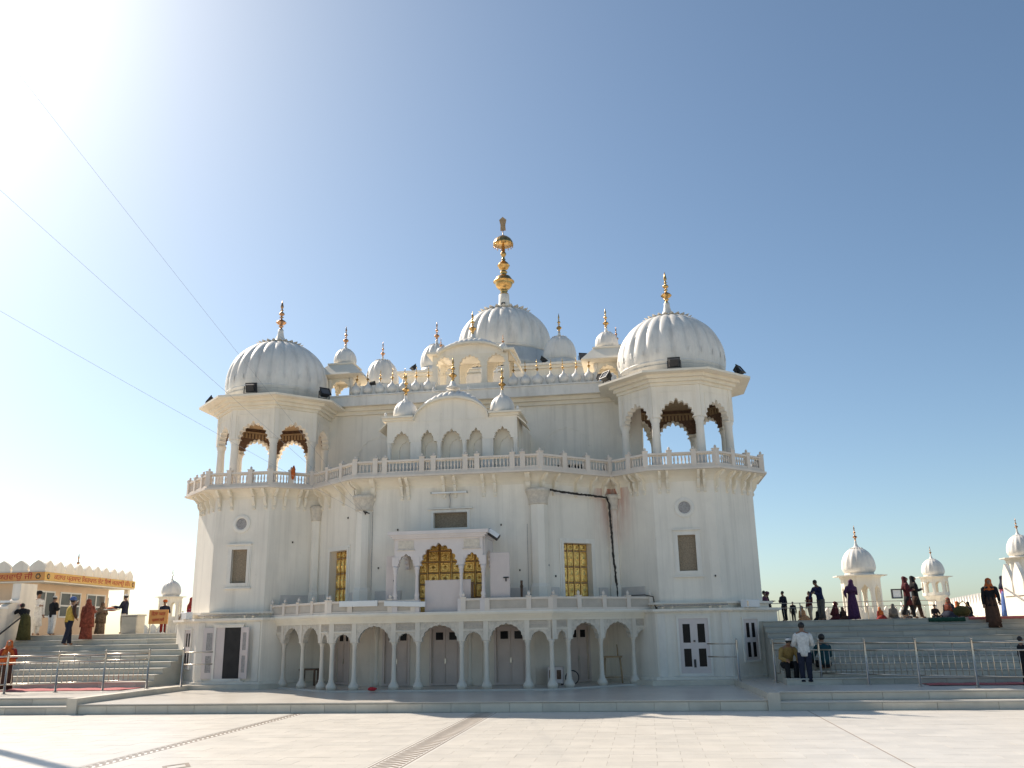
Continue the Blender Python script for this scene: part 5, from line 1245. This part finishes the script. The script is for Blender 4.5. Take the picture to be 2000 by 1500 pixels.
# left steps and booth
person('stooping person in black top and olive skirt leaning on the left side wall', -17.05, 31.4, 1.94, -125, 1.62, lean=52, arms=('reach', 'reach'), top=BLK, skirt=OLV, kurta=.10, drape=None, cap=PNK)
person('tall person in long white kurta and black turban by the booth', -17.85, 33.1, Z1, 70, 1.70, arms=('fold', 'down'), top=WHT, kurta=.26, bottom=WHT, wrap=BLK, tie=None)
person('person in black jacket, white cap and white trousers facing the booth window', -18.0, 34.3, Z1, 160, 1.58, arms=('fold', 'fold'), top=BLK, bottom=WHT, cap=WHT, head=8)
person('climbing person in yellow vest, dark trousers and blue turban', -14.95, 31.0, 1.75, 150, 1.72, stride=.09, arms=('hip', 'up'), top=BRN, vest=YEL, bottom=NAVY, wrap=LBL, lean=6)
person('veiled woman in rust red sari climbing beside the yellow vest', -14.45, 31.35, 1.94, 195, 1.50, arms=('fwd', 'down'), top=RST, skirt=RST, drape=(RST, .42))
person('woman wrapped in a tan shawl at the right end of the booth', -18.6, 38.6, Z1, 60, 1.45, skirt=TAN, top=TAN, drape=(TAN, .38), arms=('fold', 'fold'), lean=10)
person('person in white cap and dark sweater offering an orange tray', -16.45, 37.0, Z1, -85, 1.70, arms=('fwd', 'fwd'), top=NAVY, bottom=CRM, cap=WHT)
person('person in orange headscarf and red shawl half hidden at the left railing', -14.45, 27.3, .43, 30, 1.58, top=DRD, skirt=BRN, drape=(ORG, .22), arms=('fold', 'fold'))
person('person in orange turban and red trousers behind the notice board', -17.0, 41.3, Z1, 30, 1.56, arms=('fwd', 'fold'), top=NAVY, bottom=DRD, wrap=ORG)
person('small dark child beside the left tower', -16.1, 41.4, Z1, -20, 1.02, top=BLK, bottom=BLK, arms=('fold', 'fold'))
person('woman in pink dress with a red scarf cut off by the left tower', -13.25, 36.9, Z1, 160, 1.50, top=PNK, skirt=PNK, drape=(DRD, .05), kurta=.2)
tr = empty('tray', (-16.9, 36.95, 3.1), 'orange cloth covered tray held out by the white capped person', 'tray')
MB().bevbox(-.28, .28, -.18, .18, 0, .05, .01).build('tray_base', STEEL, tr, T(-17.05, 36.95, 3.16)); MB().ell((0, 0, .05), (.27, .18, .09), 16, 8, noise=.1, seed=2).build('cloth_cover', ORG, tr, T(-17.05, 36.95, 3.16))
# right terrace
person('mauve clad person bending at the edge of the right tower', 12.0, 46.0, Z1, 80, 1.52, lean=35, arms=('fwd', 'fwd'), top=MAU, skirt=MAU, wrap=MAU)
person('person in black shirt stooping beside the right tower', 12.5, 47.0, Z1, -70, 1.56, lean=18, arms=('fwd', 'fold'), top=BLK, bottom=BLK, head=12)
person('upright person in dark shirt standing left of the small suited child', 13.40, 48.0, Z1, -60, 1.52, lean=4, arms=('fold', 'down'), top=NAVY, bottom=BLK)
person('small child in a dark suit between the rail bars', 13.98, 49.0, Z1, 0, 1.0, top=BLK, bottom=BLK, arms=('down', 'down'))
person('seated figure wrapped in pale orange cloth by the terrace rail', 13.80, 45.2, Z1, 40, 1.35, pose='ground', top=PORG, skirt=PORG, drape=(PORG, .16))
person('girl in maroon jacket and pale trousers beside the tall blue shirted person', 14.33, 46.0, Z1, -60, 1.42, stride=.05, top=MRN, bottom=CRM, kurta=.0, skirt=None, arms=('down', 'fold'), hair=True)
person('tall person in blue shirt and grey trousers bending over a girl', 13.95, 41.0, Z1, -60, 1.76, lean=16, arms=('hang', 'fold'), top=BLU, bottom=GRY, head=14)
person('seated person in a maroon shawl beside the tall blue shirt', 14.75, 42.5, Z1, 60, 1.55, pose='ground', top=MRN, skirt=MRN, drape=(MRN, .14), lean=12)
person('low seated dark figure at the feet of the blue shirt', 14.25, 43.2, Z1, -20, 1.15, pose='ground', top=BLK, skirt=BLK, drape=(BLK, .12))
person('woman in a long purple dress and scarf at the terrace edge', 14.62, 38.0, Z1, 200, 1.60, arms=('fold', 'hip'), top=PRP, skirt=PRP, kurta=.2, drape=(PRP, .02))
person('small seated dark figure beside the purple dress', 14.50, 39.4, Z1, 30, .98, pose='ground', top=BLK, skirt=BRN, drape=(BRN, .1))
person('seated child in bright red orange behind the terrace edge', 16.42, 41.2, Z1, 20, .98, pose='ground', top=DRD, skirt=DRD, drape=(ORG, .08))
person('seated person in a grey shawl near the framed floodlights', 17.0, 41.4, Z1, 190, 1.22, pose='ground', top=GRY, skirt=GRY, drape=(GRY, .14))
person('seated child in a red turban near the striding women', 17.62, 41.8, Z1, -10, 1.05, pose='ground', top=GRY, bottom=GRY, wrap=DRD, arms=('lap', 'lap'))
person('striding woman in maroon tunic and black trousers, left of the pair', 16.55, 37.3, Z1, 75, 1.64, stride=.12, top=MRN, bottom=BLK, kurta=.16, drape=(MRN, .0), arms=('fold', 'down'))
person('striding woman in a long black veil, right of the pair', 17.02, 37.9, Z1, 85, 1.68, stride=.12, top=BLK, bottom=BRN, kurta=.16, drape=(BLK, .06), arms=('fold', 'fold'))
person('small dark child seated on the green carpet', 17.12, 36.0, Z1, 10, .92, pose='ground', top=BLK, bottom=BLK, arms=('lap', 'lap'))
person('seated person in dark blue shawl with a rust headscarf', 17.78, 36.4, Z1, -50, 1.40, pose='ground', top=NAVY, skirt=NAVY, drape=(RST, .06), lean=8)
person('seated person with an orange shawl in the group', 18.25, 36.9, Z1, 40, 1.15, pose='ground', top=ORG, skirt=MRN, drape=(ORG, .12))
person('seated woman in a black shawl right of the orange one', 18.30, 36.0, Z1, -60, 1.08, pose='ground', top=BLK, skirt=BLK, drape=(BLK, .14))
person('woman in orange headscarf, black jacket and brown dress stepping down the steps', 17.0, 29.95, 1.80, -10, 1.52, stride=.05, lean=8, arms=('down', 'hang'), top=BLK, skirt=BRN, kurta=.05, drape=(ORG, -.06), head=12)
person('person in pink and blue dress beside the merlon side wall', 18.95, 34.0, Z1, 100, 1.42, top=PNK, skirt=LBL, drape=(NAVY, .0), kurta=.1)
bg_ = empty('bag', (16.4, 30.2, 2.135), 'bulging olive and yellow bag beside the woman with the orange headscarf', 'bag')
MB().ell((0, 0, .2), (.27, .18, .17), 18, 10, noise=.12, seed=9, zmin=-.85).build('sack', OLV, bg_, T(16.55, 31.3, Z1)); MB().tube([(16.4, 31.2, 2.5), (16.55, 31.1, 2.66), (16.72, 31.2, 2.5)], .02, 6).build('handle', YEL, bg_)
# at the right railing
person('person in white cap and mustard shirt sitting on the right steps', 10.25, 26.95, .50, 10, 1.66, pose='sit', lean=22, arms=('lap', 'lap'), top=fab((.30, .20, .07)), bottom=BLK, cap=WHT, head=25)
person('standing person in white sweatshirt and dark trousers seen from behind at the railing', 10.65, 26.35, .425, 175, 1.66, lean=4, arms=('fold', 'fold'), top=WHT, bottom=NAVY, head=18)
person('dark haired person in teal and black sitting behind the railing post', 11.30, 27.0, .50, 200, 1.68, pose='sit', lean=5, arms=('lap', 'lap'), top=TEAL, bottom=BLK)
person('dark figure at the right railing cut off by the picture edge', 15.95, 25.4, .425, 90, 1.2, top=BLK, bottom=BLK, arms=('fold', 'down'))
pa = empty('person_cloth', (0, 0, 0)) if False else None
oc_ = MB().ell((0, 0, .22), (.08, .06, .24), 14, 9, noise=.3, seed=4).build('orange_cloth', ORG, None, T(-5.98, 29.86, 7.42)); tag(oc_, 'orange cloth hung on the left tower balustrade', 'cloth')
